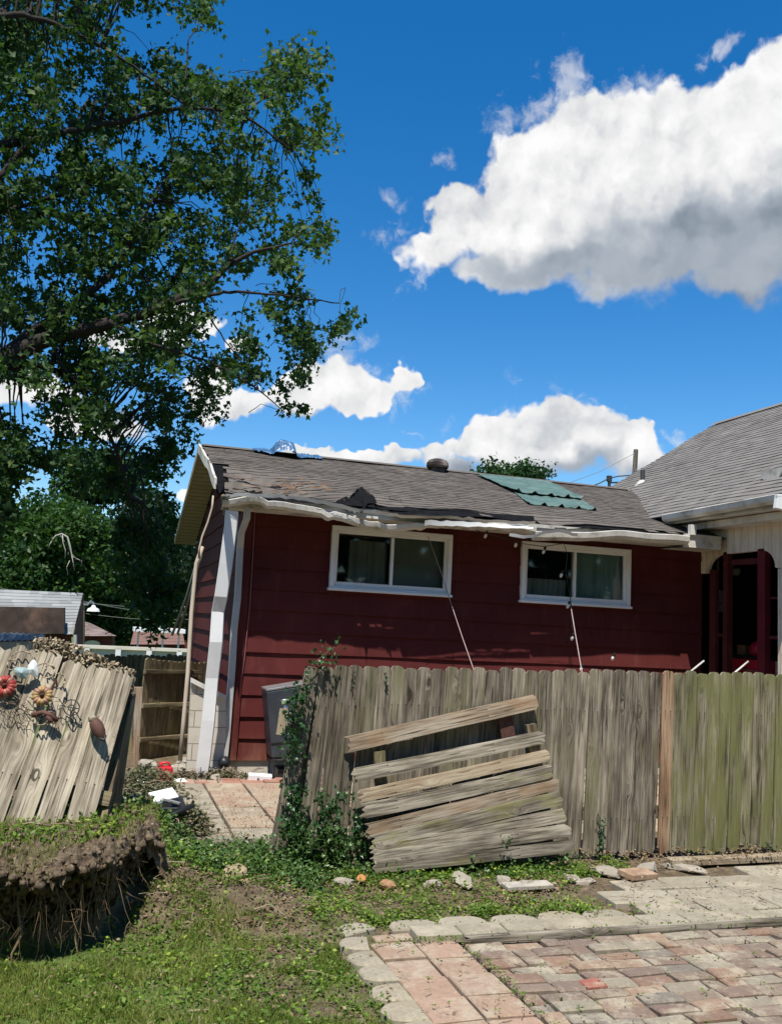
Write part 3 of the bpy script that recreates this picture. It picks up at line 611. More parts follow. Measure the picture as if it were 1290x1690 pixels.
g1 = lambda x: 2.47 + .055 * sstep(.95, 1.25, x) - .105 * sstep(1.3, 2.3, x) * sstep(3.3, 2.5, x) - .055 * sstep(1.6, 3.4, x) + .012 * math.sin(x * 7) + .01 * fbm(x * 3, 1) - sum(w * max(0, 1 - abs(x - q) / .06) for q, w in ((1.38, .02), (1.95, .028), (2.45, -.018), (2.9, .024), (3.35, -.02), (3.8, .02))) 
gy = lambda x: (8.375 + .02 * math.sin(x * 3) - .015 * abs(fbm(x * 4, 2)), .12 * math.sin(x * 4) + .25 * sstep(3.2, 4.1, x))
gut(.965, 4.12, g1, gy, sc=.82).build('gutter', M['dirty_white'], house)
gut(4.10, 5.92, lambda x: 2.415 + .085 * sstep(4.15, 5.3, x) + .006 * math.sin(x * 9), lambda x: (8.375, .05)).build('gutter', M['dirty_white'], house)
mb = MB()                                                      # crumpled metal flashing torn loose above the gutter
def strip(mb, pts, w, nrm=(0, -1, .3), tw=0, jit=.01):
    prev = None; nn = len(pts)
    for k, p in enumerate(pts):
        p = Vector(p); N = Vector(nrm).normalized(); up = Vector((0, 0, 1)); q = p + (up * math.cos(tw * k / nn) + N * math.sin(tw * k / nn + .3)) * w * random.uniform(.8, 1.1)
        a = (p, q)
        if prev: mb.poly([prev[0], a[0], a[1], prev[1]])
        prev = a
L = lambda pxs, y: [at(x, yy_, 1, y) for x, yy_ in pxs]
strip(mb, [at(x, 820 + 45 * sstep(400, 880, x) + 9 * sstep(470, 600, x) * sstep(760, 640, x) + random.uniform(-1.5, 1.5), 1, 8.27) for x in range(372, 886, 10)], .03, tw=1.0); mb.build('torn_flashing', M['white'], house, fix=False); mb = MB()
strip(mb, [at(x, 868 + .03 * (x - 740) + random.uniform(-1, 1), 1, 8.25) for x in range(700, 886, 9)], .05, tw=-.8); mb.build('torn_flashing', M['white'], house, fix=False); mb = MB()
strip(mb, [at(x, 884 - .004 * (x - 885) + 5 * math.sin(x * .06) + random.uniform(-1, 1), 1, 8.25) for x in range(840, 960, 8)], .03, tw=.5)
mb.build('torn_flashing', M['white'], house, fix=False)
mb = MB()                                                      # torn felt flap over the eave
for (cx, w, h, y0) in ((2.27, .42, .09, 8.40), (3.1, 1.3, .03, 8.36), (1.75, .9, .035, 8.36), (3.6, .9, .03, 8.34)):
    n = 10; zb = EV + (y0 - YE) * SLP - .02
    mb = MB()
    for k in range(n):
        a, b = k / n, (k + 1) / n; fa = h * math.sin(math.pi * a) ** .7 * random.uniform(.7, 1.2); fb = h * math.sin(math.pi * b) ** .7 * random.uniform(.7, 1.1)
        mb.poly([(cx - w / 2 + w * a, y0 - .03, zb), (cx - w / 2 + w * b, y0 - .03, zb), (cx - w / 2 + w * b, y0 + .12, zb + fb + .03), (cx - w / 2 + w * a, y0 + .12, zb + fa + .03)])
    mb.build('torn_felt', M['tar_and_shade'], house, fix=False)
mb = MB(); 
for k in range(40):
    u = random.uniform(.15, 1.1); v = random.uniform(.9, 1.25) - .25 * u + random.uniform(-.12, .12); p = P_ + Uf * u + Vf * v + N_ * (dent(u, v) + .025 + random.random() * .012); d = (Uf * random.uniform(.6, 1) + Vf * random.uniform(-.4, .3)).normalized() * random.uniform(.05, .18); w_ = Vf * random.uniform(.008, .022)
    mb.poly([p, p + d, p + d * 1.02 + w_, p + w_ * .7 + N_ * .01])
mb.build('loosened_shingles', M['leafbrown'], house, fix=False)
# wing wall of painted block beneath the gable trim
A_, B_ = at(307, 1287, 1, 8.72), at(316, 1122, 1, 8.72); Cc, D_ = at(373, 1152, 1, 8.72), at(372, 1285, 1, 8.72)
def wallpoly(pts, th, name, mat, par):
    mb = MB(); n = len(pts); b = len(mb.v); mb.v += [tuple(p) for p in pts] + [tuple(Vector(p) + Vector((0, th, 0))) for p in pts]
    mb.face(range(n)); mb.face([n + k for k in range(n)][::-1])
    for k in range(n): mb.face((k, (k + 1) % n, n + (k + 1) % n, n + k))
    return mb.build(name, mat, par)
mt, t, out = newmat('painted_block_wall'); co = objco(t); bk = t.n('ShaderNodeTexBrick'); sw = t.n('ShaderNodeSeparateXYZ'); t.set(sw.inputs[0], co); cw = t.n('ShaderNodeCombineXYZ'); t.set(cw.inputs[0], sw.outputs[0]); t.set(cw.inputs[1], sw.outputs[2]); t.set(bk.inputs[0], cw.outputs[0])
bk.inputs['Scale'].default_value = 1; bk.inputs['Brick Width'].default_value = .3; bk.inputs['Row Height'].default_value = .15; bk.inputs['Mortar Size'].default_value = .004; bk.inputs['Color1'].default_value = (.56, .51, .42, 1); bk.inputs['Color2'].default_value = (.52, .46, .37, 1); bk.inputs['Mortar'].default_value = (.2, .16, .11, 1)
n = t.noise(co, 8., 7, .7); c = t.mix(t.ss(n, .5, .75, 0, .6), bk.outputs[0], (.30, .25, .18, 1)); pbr(t, out, c, .9, bk.outputs['Fac'], -.4, .01); M['blockwall'] = mt
wallpoly([A_, B_, Cc, D_], .08, 'block_wing_wall', M['blockwall'], house)
mb = MB(); mb.prism([(-.02, -.03), (.02, -.03), (.02, .012), (-.02, .012)], [(B_ + Vector((-.01, -.02, .01)), (0, 1, 0), (0, 0, 1)), (Cc + Vector((.0, -.02, .01)), (0, 1, 0), (0, 0, 1))]); mb.build('wing_wall_trim', M['dirty_white'], house)
# downspout at the corner
mb = MB(); 
def rtube(mb, pts, w, d, ax=(1, 0, 0)):
    pth = []
    for i, p in enumerate(pts): pth.append((p, ax, (0, 1, 0)))
    mb.prism([(-w / 2, -d / 2), (w / 2, -d / 2), (w / 2, d / 2), (-w / 2, d / 2)], pth)
dp = [at(408, 838, 1, 8.42), at(407, 856, 1, 8.46), at(398, 880, 1, 8.62), at(396, 905, 1, 8.72), at(392, 985, 1, 8.745), at(386, 1040, 1, 8.75), at(383, 1100, 1, 8.75), at(374, 1215, 1, 8.75), at(370, 1252, 1, 8.74)]
rtube(mb, dp, .062, .05); mb.build('downspout', M['grey_white'], house, bevel=.006)
mb = MB(); e = at(367, 1256, 1, 8.70); mb.rev(e + Vector((0, 0, -.04)), [(.02, 0), (.05, .01), (.055, .05), (.04, .085), (.01, .09)], 14, (.3, -.5, .6)); mb.build('drain_boot', M['black'], house, smooth=True)
mb = MB(); lp = [at(334, 902, 1, 9.3), at(324, 930, 1, 9.3), at(316, 1010, 1, 9.25), at(310, 1110, 1, 9.1), at(303, 1190, 1, 9.05), at(297, 1256, 1, 9.0)]; mb.tube(lp, .021, 10); mb.build('corner_pipe', M['cream'], house, smooth=True)
# fallen fascia cover, still leaning from the eave corner to the ground
mb = MB(); fl = [(384, 843), (382, 870), (374, 930), (366, 985), (362, 1010), (358, 1060), (352, 1120), (345, 1190), (338, 1250), (333, 1284)]
pth = []
for i, (x, y) in enumerate(fl):
    s = i / (len(fl) - 1); p = at(x, y, 1, lerp(8.34, 8.42, s)); kink = .05 * math.exp(-((y - 1005) / 14) ** 2) + .03 * math.exp(-((y - 1120) / 12) ** 2); aa = .35 + .5 * kink * 8; pth.append((p + Vector((0, kink, 0)), (math.cos(aa * .6), math.sin(aa * .6), 0), (-math.sin(aa * .6), math.cos(aa * .6), 0)))
w_ = .068; mb.prism([(-w_, 0), (w_ * .7, 0), (w_, .03), (w_ * .9, .03), (w_ * .65, .008), (-w_, .008)], pth)
tag(mb.build('fascia_cover', M['white'], None), 'long bent white metal fascia cover leaning from the broken eave corner to the ground', 'fascia cover')
# roof vent
v_ = empty('roof_vent', (4.05, 11.12, 3.50)); v_.parent = house; v_.matrix_basis = parent_world(house).inverted() @ Matrix.Translation((4.05, 11.12, 3.5))
mb = MB(); seg = 30
prof = [(.13, .0), (.14, .03), (.135, .07), (.11, .105), (.06, .125), (.01, .13)]; rings = []
for (r, h_) in prof:
    rings.append(len(mb.v))
    for k in range(seg * 2):
        q = 2 * math.pi * k / (seg * 2) + h_ * 3; rr_ = r * (1 + (.06 if k % 2 else -.04)); mb.v.append((4.05 + rr_ * math.cos(q), 11.12 + rr_ * math.sin(q), 3.55 + h_))
for a, b in zip(rings, rings[1:]):
    for k in range(seg * 2): mb.face((a + k, a + (k + 1) % (seg * 2), b + (k + 1) % (seg * 2), b + k))
mb.build('turbine', M['brown_vent'], v_, fix=False); mb = MB(); mb.rev((4.05, 11.12, 3.48), [(.10, 0), (.10, .08)], 20); mb.build('collar', M['brown_vent'], v_)
# wires on the front wall
mb = MB(); pts = [at(x, y, 1, 8.775) for x, y in ((421, 840), (417, 920), (412, 1000), (404, 1080), (395, 1150), (386, 1198), (389, 1215))]; mb.tube(pts, .004, 5); mb.build('wall_cable', plain('red_painted_cable', (.30, .12, .11), .6), house)
# blue tarp
def sheet(fn, nu, nv, name, mat, th=0, smooth=True, parent=None):
    v = [fn(i / nu, j / nv) for j in range(nv + 1) for i in range(nu + 1)]; f = [(j * (nu + 1) + i, j * (nu + 1) + i + 1, (j + 1) * (nu + 1) + i + 1, (j + 1) * (nu + 1) + i) for j in range(nv) for i in range(nu)]
    o = link(name, np_mesh(name, v, f, smooth=smooth), mat, parent)
    if th: s_ = o.modifiers.new('solid', 'SOLIDIFY'); s_.thickness = th
    return o
def roofp(u, v, h=0): return P_ + Uf * u + Vf * v + N_ * (dent(u, v) + h)
def onroof(x, y):                            # (u, v) of the point of the front roof plane on a sight line
    d = ray(x, y); o = Vector((0, 0, CAMH)) - P_; t_ = -o.dot(N_) / d.dot(N_); q = o + d * t_; return Vector((q.dot(Uf), q.dot(Vf)))
TU0, TU1 = onroof(416, 744).x, onroof(532, 760).x
def tarpf(a, b):
    u = lerp(TU0, TU1, a); v = LV - .22 + .25 * b - .10 * (a - .3) * (1 - b) * 0; edge = .20 * (1 - a) ; v = lerp(LV - .34 - .02 * math.sin(a * 14) + .16 * sstep(.30, .0, a) + .10 * sstep(.5, 1, a), LV + .01, b)
    bump = .17 * max(0, 1 - ((a - .42) / .17) ** 2) ** .7 + .03 * math.exp(-((a - .15) / .08) ** 2) + .05 * math.exp(-((a - .56) / .05) ** 2)
    h = .022 + bump * (.25 + .75 * math.sin(math.pi * min(1, b * .85 + .1))) + .022 * abs(fbm(a * 15, b * 4)) + .012 * abs(fbm(a * 40, b * 9)); return roofp(u, v, h)
def felt_shade_patch(px, lift, crease):  # near-black patches: torn felt, with the eave gap and shadow painted in
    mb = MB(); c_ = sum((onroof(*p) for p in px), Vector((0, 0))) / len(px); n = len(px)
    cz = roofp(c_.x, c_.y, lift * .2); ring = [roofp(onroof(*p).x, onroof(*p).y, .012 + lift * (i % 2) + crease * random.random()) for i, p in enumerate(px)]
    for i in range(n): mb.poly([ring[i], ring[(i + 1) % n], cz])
    mb.build('felt_and_shade', M['tar_and_shade'], house, fix=False)
felt_shade_patch([(562, 829), (574, 824), (586, 813), (596, 811), (606, 817), (616, 824), (622, 832), (606, 834), (598, 840), (586, 833), (574, 836)], .022, .016)
felt_shade_patch([(430, 812), (470, 814), (520, 820), (562, 825), (565, 831), (520, 828), (470, 822), (436, 819)], .006, .006)
felt_shade_patch([(640, 838), (670, 836), (700, 842), (760, 846), (830, 850), (880, 852), (884, 858), (800, 856), (720, 850), (660, 845)], .006, .006)
felt_shade_patch([(352, 768), (366, 772), (372, 790), (368, 806), (380, 822), (366, 826), (358, 808), (356, 786)], .01, .01)
for (a_, b_, w_) in (((588, 812), (570, 828), .05), ((596, 811), (614, 824), .045), ((640, 822), (662, 826), .03), ((612, 836), (640, 842), .03)):   # curled shingle tabs round the hole
    p0_, p1_ = onroof(*a_), onroof(*b_); mb = MB(); n = 6
    for i in range(n):
        q0, q1 = p0_.lerp(p1_, i / n), p0_.lerp(p1_, (i + .85) / n); h0 = w_ * random.uniform(.7, 1.2); mb.poly([roofp(q0.x, q0.y, .015), roofp(q1.x, q1.y, .015), roofp(q1.x, q1.y - .05, h0), roofp(q0.x, q0.y - .05, h0)], random.random())
    mb.build('curled_shingles', M['shingle'], house, fix=False)
tag(sheet(tarpf, 110, 24, 'tarp', M['tarp'], 0, False), 'crumpled blue tarp bunched up on the ridge of the damaged roof', 'tarp')
def green(tl, tr, br, bl, lft, label, seed):
    q = [onroof(*p) for p in (tl, tr, br, bl)]
    def f(a, b):
        p = q[3].lerp(q[2], a).lerp(q[0].lerp(q[1], a), b); v = p.y + .012 * math.sin(a * 31 + seed) * (1 - b)
        lift_ = lft + .006 * (math.sin(a * 44 + b) * .5 + .5) + .035 * (1 - b) ** 6 * max(0, math.sin(a * 26 + seed)) ** 3 + .008 * fbm(a * 9, b * 6)
        return roofp(p.x, v, lift_)
    o = sheet(f, 130, 14, 'roof_sheet', M['greensheet'], .004, True); tag(o, label, 'roof sheet', 'green sheets patching the roof'); return o
green((784, 786), (903, 797), (963, 828), (852, 816), .035, 'upper green corrugated sheet patching the roof below the ridge', 1)
green((845, 811), (955, 824), (986, 844), (872, 833), .012, 'lower green corrugated sheet tucked under the other one', 2)
# ------------------------------------------------------------------ right house with the porch
hr = empty('grey_roofed_house', (6.45, 8.8, 0), 'house at the right with a steep grey shingle roof and a shaded red porch', 'house')
XR, ZR, XE, ZE, YF = 9.3, 5.0, 6.0, 2.86, 12.4
sl2 = (ZR - ZE) / (XR - XE); Vr = Vector((XR - XE, 0, ZR - ZE)); LR = Vr.length; Vr.normalize()
mb = MB(); courses(mb, Vector((XE, YF, ZE)), Vector((0, -1, 0)), Vr, YF - 6.98, LR, .105, .14, lambda u, v: .010 * fbm(u * .8, v * .8), None, .008)
mb.build('roof', M['shingle_main'], hr, fix=False)
mb = MB(); courses(mb, Vector((XR * 2 - XE, 6.98, ZE)), Vector((0, 1, 0)), Vector((-Vr.x, 0, Vr.z)), YF - 6.98, LR, .14, .4); mb.build('far_roof', M['shingle_main'], hr, fix=False)
mb = MB(); mb.poly([(XE, YF, ZE - .02), (XE, 6.98, ZE - .02), (XR, 6.98, ZR - .02), (XR, YF, ZR - .02)]); mb.poly([(2 * XR - XE, YF, ZE - .02), (2 * XR - XE, 6.98, ZE - .02), (XR, 6.98, ZR - .02), (XR, YF, ZR - .02)]); mb.build('roof_deck', M['tar_and_shade'], hr, fix=False)
mb = MB(); mb.prism([(-.1, -.06), (0, .006), (.1, -.06)], [((XR, YF, ZR + .02), (1, 0, 0), (0, 0, 1)), ((XR, 6.98, ZR + .02), (1, 0, 0), (0, 0, 1))], False); mb.build('ridge_cap', M['shingle_main'], hr, fix=False)
mb = MB()                                                      # gables, walls
mb.poly([(6.45, YF - .2, 0), (12.1, YF - .2, 0), (12.1, YF - .2, ZE), (9.3, YF - .2, ZR - .1), (6.45, YF - .2, ZE + .2)]); mb.build('rear_gable', M['cream'], hr)
# boarded frieze with the arched cut-outs over the porch opening: lies in the plane X = 6.45
def boards_mat():
    mt, t, out = newmat('cream_vertical_boards'); co = objco(t); s3 = t.n('ShaderNodeSeparateXYZ'); t.set(s3.inputs[0], co)
    n = t.noise(t.vm('MULTIPLY', co, (1, 1, .15)), 22., 6, .7); n2 = t.noise(co, 4., 6, .7); gap = t.ss(t.math('ABSOLUTE', t.math('SUBTRACT', t.math('FRACT', t.math('MULTIPLY', s3.outputs[1], 8.5)), .5)), .47, .495)
    c = t.mix(t.ss(n, .3, .7), (.60, .49, .37, 1), (.74, .64, .51, 1)); c = t.mix(t.ss(n2, .55, .75, 0, .45), c, (.38, .27, .17, 1)); c = t.mix(gap, c, (.18, .13, .09, 1)); pbr(t, out, c, .85, t.math('SUBTRACT', n, gap), .5, .006); return mt
M['boards'] = boards_mat()
yz = [(8.80, 2.84), (8.80, 2.235), (8.735, 2.235)]
for k in range(9): a = math.pi / 2 * k / 8; yz.append((8.70 - .30 * math.sin(a) * 1.0 + .0, 2.235 + .20 * (1 - math.cos(a)) + .0) if False else (8.70 - .27 * (1 - math.cos(a)), 2.25 + .185 * math.sin(a)))
yz += [(7.80, 2.44)]
for k in range(1, 9): a = math.pi / 2 * k / 8; yz.append((7.80 - .20 * math.sin(a), 2.44 - .185 * (1 - math.cos(a))))
yz += [(7.56, 2.245), (7.02, 2.245), (7.02, 2.84)]
mb = MB(); n = len(yz); b = len(mb.v); mb.v += [(6.44, y, z) for y, z in yz] + [(6.50, y, z) for y, z in yz]; mb.face(range(n)); mb.face([n + k for k in range(n)][::-1])
for k in range(n): mb.face((k, (k + 1) % n, n + (k + 1) % n, n + k))
mb.build('boarded_frieze', M['boards'], hr)
mb = MB(); mb.poly([(6.03, 6.98, 2.78), (6.03, 8.9, 2.78), (6.5, 8.9, 2.785), (6.5, 6.98, 2.785)]); mb.box((6.06, 7.96, 2.815), (.02, 1.92, .09)); mb.box((6.32, 7.9, 2.735), (.24, 2.0, .07)); mb.build('eave_soffit', M['dirty_white'], hr)
mb = MB(); prof = [(.0, .07), (.0, .0), (.05, -.008), (.085, .02), (.095, .072), (.086, .078), (.072, .024), (.045, .004), (.008, .008), (.008, .07)]
mb.prism(prof, [((6.045, 8.86, ZE - .065), (-1, 0, 0), (0, 0, 1)), ((6.045, 7.03, ZE - .045), (-1, 0, 0), (0, 0, 1))]); mb.build('gutter', M['dirty_white'], hr)
mb = MB(); mb.box((6.0, 7.0, 2.80), (.13, .05, .12), Matrix.Rotation(.15, 3, 'Y')); mb.box((6.05, 6.99, 2.87), (.22, .03, .03)); mb.build('gutter_end', M['white'], hr, bevel=.004)
mb = MB(); mb.box((6.12, 8.345, 2.53), (.46, .03, .12)); mb.box((6.12, 8.34, 2.60), (.46, .04, .025)); mb.poly([(5.9, 8.36, 2.472), (6.36, 8.36, 2.472), (6.44, 8.80, 2.478), (5.9, 8.80, 2.478)]); mb.box((5.98, 8.33, 2.66), (.07, .05, .11)); mb.build('eave_return', M['dirty_white'], hr)
mb = MB(); a = at(1296, 772, 0, 6.3)                           # corner of the upper eave that pokes in at the right edge
p0, p1, p2 = at(1259, 781, 0, 6.5), at(1290, 760, 0, 6.5), at(1296, 790, 0, 6.5)
mb.prism([(-.04, -.04), (.0, -.07), (.22, -.09), (.3, .02), (-.03, .04)], [(p0, (0, -1, 0), (0, 0, 1)), (p0 + Vector((.9, 0, .0)), (0, -1, 0), (0, 0, 1))]); mb.build('upper_eave_corner', M['dirty_white'], hr)
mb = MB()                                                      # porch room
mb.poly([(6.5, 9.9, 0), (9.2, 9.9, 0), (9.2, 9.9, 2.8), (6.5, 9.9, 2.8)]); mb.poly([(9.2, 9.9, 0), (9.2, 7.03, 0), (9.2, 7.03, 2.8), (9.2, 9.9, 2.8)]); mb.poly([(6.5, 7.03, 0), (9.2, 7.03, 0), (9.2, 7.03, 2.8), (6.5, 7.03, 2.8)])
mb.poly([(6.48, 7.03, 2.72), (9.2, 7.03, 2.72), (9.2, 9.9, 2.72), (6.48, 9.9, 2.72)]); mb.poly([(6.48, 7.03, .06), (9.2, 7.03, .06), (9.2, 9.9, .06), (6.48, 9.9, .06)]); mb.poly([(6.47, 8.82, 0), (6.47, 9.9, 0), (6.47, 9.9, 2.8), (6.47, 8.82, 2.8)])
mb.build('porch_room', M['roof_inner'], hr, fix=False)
mb = MB(); lap(mb, 'x', 8.81, 6.40, 6.455, .1, 2.3, .2); mb.box((6.47, 8.60, 1.17), (.05, .10, 2.2)); mb.build('porch_corner', M['red'], hr)
for (y_, w_) in ((8.38, .07), (7.81, .11)):
    mb = MB(); mb.box((6.48, y_, 1.24), (.08, w_, 2.44)); mb.build('porch_post', plain('porch_post_red', (.11, .008, .014), .55, 0, .2, 10) if w_ > .1 else M['red'], hr, bevel=.004)
for c_, d_ in (((6.5, 8.09, 2.34), (.05, .46, .06)), ((6.5, 8.48, 1.55), (.03, .16, .035)), ((6.5, 7.65, 1.55), (.03, .22, .035)), ((6.52, 7.65, 1.95), (.02, .22, .02))): mb = MB(); mb.box(c_, d_); mb.build('porch_rail', M['red'], hr)
mb = MB(); mb.box((6.62, 7.62, .66), (.03, .34, 1.3)); mb.box((6.60, 7.32, 1.1), (.05, .5, 2.2)); mb.build('porch_wall', M['concrete'], hr)
mb = MB(); mb.box((6.465, 7.25, 1.12), (.05, .62, 2.24)); mb.build('side_wall', M['boards'], hr)
mb = MB(); mb.poly([(6.46, 7.0, 0), (12.14, 7.0, 0), (12.14, 7.0, 2.84), (9.3, 7.0, ZR - .12), (6.46, 7.0, 3.0)]); mb.build('near_gable', M['boards'], hr, fix=False)
pp = at(1183, 990, 1, 8.74)
mb = MB(); c_ = at(1184, 985, 1, 8.9); mb.box(c_, (.11, .08, .15)); mb.box(c_ + Vector((0, -.01, -.13)), (.09, .07, .09)); mb.tube([c_ + Vector((0, 0, .07)), c_ + Vector((0, 0, .55))], .012, 8); tag(mb.build('electric_meter_box', M['steel'], hr))
mb = MB(); q = Vector((7.9, 10.1, 4.15)); q = at(1061, 790, 1, 11.0); 
pl = empty('vent_pipe', q)
def onmain(x, y):
    N2 = Vector((0, -1, 0)).cross(Vr).normalized(); d = ray(x, y); o = Vector((0, 0, CAMH)) - Vector((XE, YF, ZE)); t_ = -o.dot(N2) / d.dot(N2); return Vector((0, 0, CAMH)) + d * t_
q = onmain(1060, 795); bpy.data.objects.remove(pl)
vp = empty('vent_pipe', q); vp.parent = hr; vp.matrix_basis = parent_world(hr).inverted() @ Matrix.Translation(q)
mb = MB(); mb.tube([q + Vector((0, 0, -.1)), q + Vector((0, 0, .17))], .035, 12); mb.build('pipe', M['dkpipe'], vp); mb = MB(); mb.rev(q + Vector((0, 0, -.08)), [(.13, 0), (.05, .10)], 12); mb.build('flashing', M['dirty_white'], vp)
# things in the porch
tc = empty('tool_chest', at(1238, 1110, 0, 6.95) * 1, 'bright red tool chest standing in the shaded porch', 'tool chest'); c_ = at(1238, 1088, 0, 6.95)
mb = MB(); mb.box(c_ + Vector((.1, 0, -.42)), (.34, .56, .84)); mb.build('body', M['redplastic'], tc, bevel=.01)
mb = MB(); mb.box(c_ + Vector((.1, 0, .02)), (.37, .60, .035)); mb.build('lid', M['black'], tc, bevel=.008)
mb = MB(); [mb.box(c_ + Vector((-.075, 0, -.12 - .2 * k)), (.01, .4, .012)) for k in range(3)]; mb.build('drawer_pull', M['steel'], tc)
c2 = c_ + Vector((.1, -.04, .04)); mb = MB(); mb.rev(c2, [(.11, 0), (.12, .05), (.115, .10), (.08, .15), (.03, .17)], 18); tag(mb.build('canister', M['redplastic'], None, smooth=True), 'red rounded canister on top of the red tool chest', 'canister')
c3 = c_ + Vector((.1, .2, .04)); mb = MB(); mb.box(c3 + Vector((0, 0, .05)), (.14, .14, .10)); mb.box(c3 + Vector((0, 0, .105)), (.15, .15, .012)); tag(mb.build('cardboard_box', plain('brown_card', (.22, .11, .04), .9), None, bevel=.003), 'small brown box beside the red canister on the chest', 'box')
c4 = at(1214, 944, 1, 9.3); wl = empty('wall_lamp', c4, 'small white lamp hanging in the dark porch', 'lamp'); mb = MB(); mb.rev(c4, [(.03, -.04), (.055, 0), (.05, .04), (.02, .06)], 14); mb.build('shade', M['white'], wl, smooth=True); mb = MB(); mb.tube([c4 + Vector((0, 0, .05)), c4 + Vector((0, .1, .10)), c4 + Vector((0, .6, .10))], .008, 6); mb.build('arm', M['steel'], wl)
ch = empty('lawn_chair', at(1195, 1150, 1, 7.3), 'white tubular lawn chair behind the fence with two armrest tips showing', 'chair')
for (a, b_) in (((1135, 1112), (1161, 1091)), ((1209, 1113), (1234, 1092))):
    p0, p1 = at(*a, 1, 7.0), at(*b_, 1, 7.15); d = (p0 - p1); mb = MB(); mb.tube([p1, p0, p0 + d * .9, p0 + d * 1.2 + Vector((0, 0, -.15)), Vector((p0.x - .1, p0.y, .05))], .0085, 8); mb.build('arm', M['dirty_white'], ch, smooth=True)
p0, p1 = at(1150, 1150, 1, 7.05), at(1215, 1150, 1, 7.05); mb = MB(); mb.box((p0 + p1) / 2 + Vector((0, .15, -.2)), ((p1 - p0).length, .4, .03)); mb.box((p0 + p1) / 2 + Vector((0, .36, -.08)), ((p1 - p0).length, .03, .22)); mb.build('seat', M['white'], ch, bevel=.01)

# ------------------------------------------------------------------ front fence
YFN = 5.60
fe = empty('picket_fence', (3.0, YFN, 0), 'weathered grey picket fence with dog-eared tops, mossy green towards the right', 'fence')
x = 1.235; i = 0; ptop = lambda x: 1.212 + .018 * (x - 1.2)
while x < 5.35:
    w = .0925 * random.uniform(.98, 1.03); lean = (.075 if x < 1.35 else .05 if x < 1.6 else .028 + .006 * random.uniform(-1, 1)); br = 3.815 < x + .045 < 3.90
    if x < 1.30: lean = .13
    ztop = ptop(x) + random.uniform(-.012, .010); zb = random.uniform(-.01, .02)
    mat = M['picket_brown'] if br else (M['picket_green'] if x > 3.88 else M['picket']); 
    if br: ztop += .012
    xt = x + .045; dy = random.uniform(-.006, .006) + (-.018 if br else 0)
    plank('picket', fe, (xt - lean * 1.2, YFN + dy, zb), (xt, YFN + dy * .5, ztop), w + (.028 if x < 1.3 else .014 if x < 1.9 else 0), .017, mat, (random.uniform(-.04, .04), -1, 0), 'dog', 'rot', 'brown replacement picket' if br else None, bow=.004, seed=i, w1=w)
    x += w + (-.002 if x < 1.9 else .0018) + random.uniform(-.0005, .0025); i += 1
for z in (.28, 1.0): plank('rail', fe, (1.25, YFN + .036, z), (5.4, YFN + .036, z + .02), .085, .038, M['picket'], (0, 1, 0), 'flat', 'flat')
for x in (1.30, 3.6, 5.3): plank('post', fe, (x - .02, YFN + .10, -.1), (x, YFN + .10, 1.17), .085, .085, M['picket'], (0, -1, 0), 'flat', 'flat')
plank('end_board', fe, at(462, 1213, 1, 5.74), at(468, 1170, 1, 5.74), .05, .02, M['fresh_wood'], (0, -1, 0), 'flat', 'flat', 'pale broken board end')
# ------------------------------------------------------------------ broken panel leaning on the fence
bp = empty('broken_fence_panel', (2.3, 5.4, 0), 'collapsed panel of slanted broken boards leaning on the front of the fence', 'fence panel')
rows = [  # left end, right end (photo pixels), depth at left/right, width m, material, ends
 ((577, 1271), (901, 1206), 5.46, 5.50, .070, 'grey_wood', 'torn', 'rot'),
 ((583, 1302), (906, 1240), 5.44, 5.46, .088, 'warm_wood', 'torn', 'dog'),
 ((594, 1343), (915, 1268), 5.41, 5.45, .100, 'grey_wood', 'torn', 'rot'),
 ((600, 1376), (922, 1292), 5.395, 5.45, .100, 'warm_wood', 'torn', 'rot'),
 ((603, 1396), (930, 1320), 5.365, 5.43, .105, 'grey_wood', 'torn', 'rot'),
 ((608, 1411), (937, 1348), 5.35, 5.41, .104, 'grey_wood', 'torn', 'rot'),
 ((612, 1424), (943, 1376), 5.33, 5.39, .092, 'grey_wood', 'rot', 'rot'),
 ((612, 1436), (950, 1402), 5.30, 5.37, .085, 'grey_wood', 'rot', 'rot')]
rows = [((576, 1282), (900, 1216), 5.47, 5.50, .098, 'grey_wood', 'torn', 'rot'), ((588, 1316), (906, 1246), 5.44, 5.48, .085, 'fresh_wood', 'torn', 'dog'), ((590, 1341), (914, 1272), 5.43, 5.465, .10, 'grey_wood', 'torn', 'rot'),
 ((596, 1374), (922, 1292), 5.40, 5.45, .094, 'warm_wood', 'torn', 'rot'), ((606, 1394), (930, 1316), 5.38, 5.43, .10, 'grey_wood', 'torn', 'rot'), ((608, 1406), (936, 1344), 5.36, 5.41, .10, 'grey_wood', 'torn', 'rot'), ((612, 1419), (943, 1370), 5.345, 5.395, .094, 'grey_wood', 'rot', 'rot'), ((614, 1432), (950, 1396), 5.33, 5.38, .088, 'grey_wood', 'rot', 'rot')]
plank('board', bp, at(568, 1230, 1, 5.53), at(886, 1158, 1, 5.545), .098, .020, M['warm_wood'], (0, -1, .15), 'dog', 'torn', 'uppermost board lifted clear of the rest', seed=3)
for k, (l, r, dl, dr, w, mt_, e0, e1) in enumerate(rows):
    plank('board', bp, at(*l, 1, dl - .0), at(*r, 1, dr + (.012 if k % 2 else -.006)), w * .86, .018, M[mt_], (0, -1, .12), e1, e0, bow=.007, seed=50 + k)
plank('bracket', bp, at(838, 1216, 1, 5.57), at(829, 1170, 1, 5.575), .10, .03, M['rust'], (0, -1, 0), 'flat', 'flat')
for px_ in ((625, 1240, 640, 1425), (875, 1195, 905, 1405)): plank('rail', bp, at(px_[2], px_[3], 1, 5.47), at(px_[0], px_[1], 1, 5.53), .07, .035, M['dark_wood'], (0, -1, 0), 'flat', 'flat')

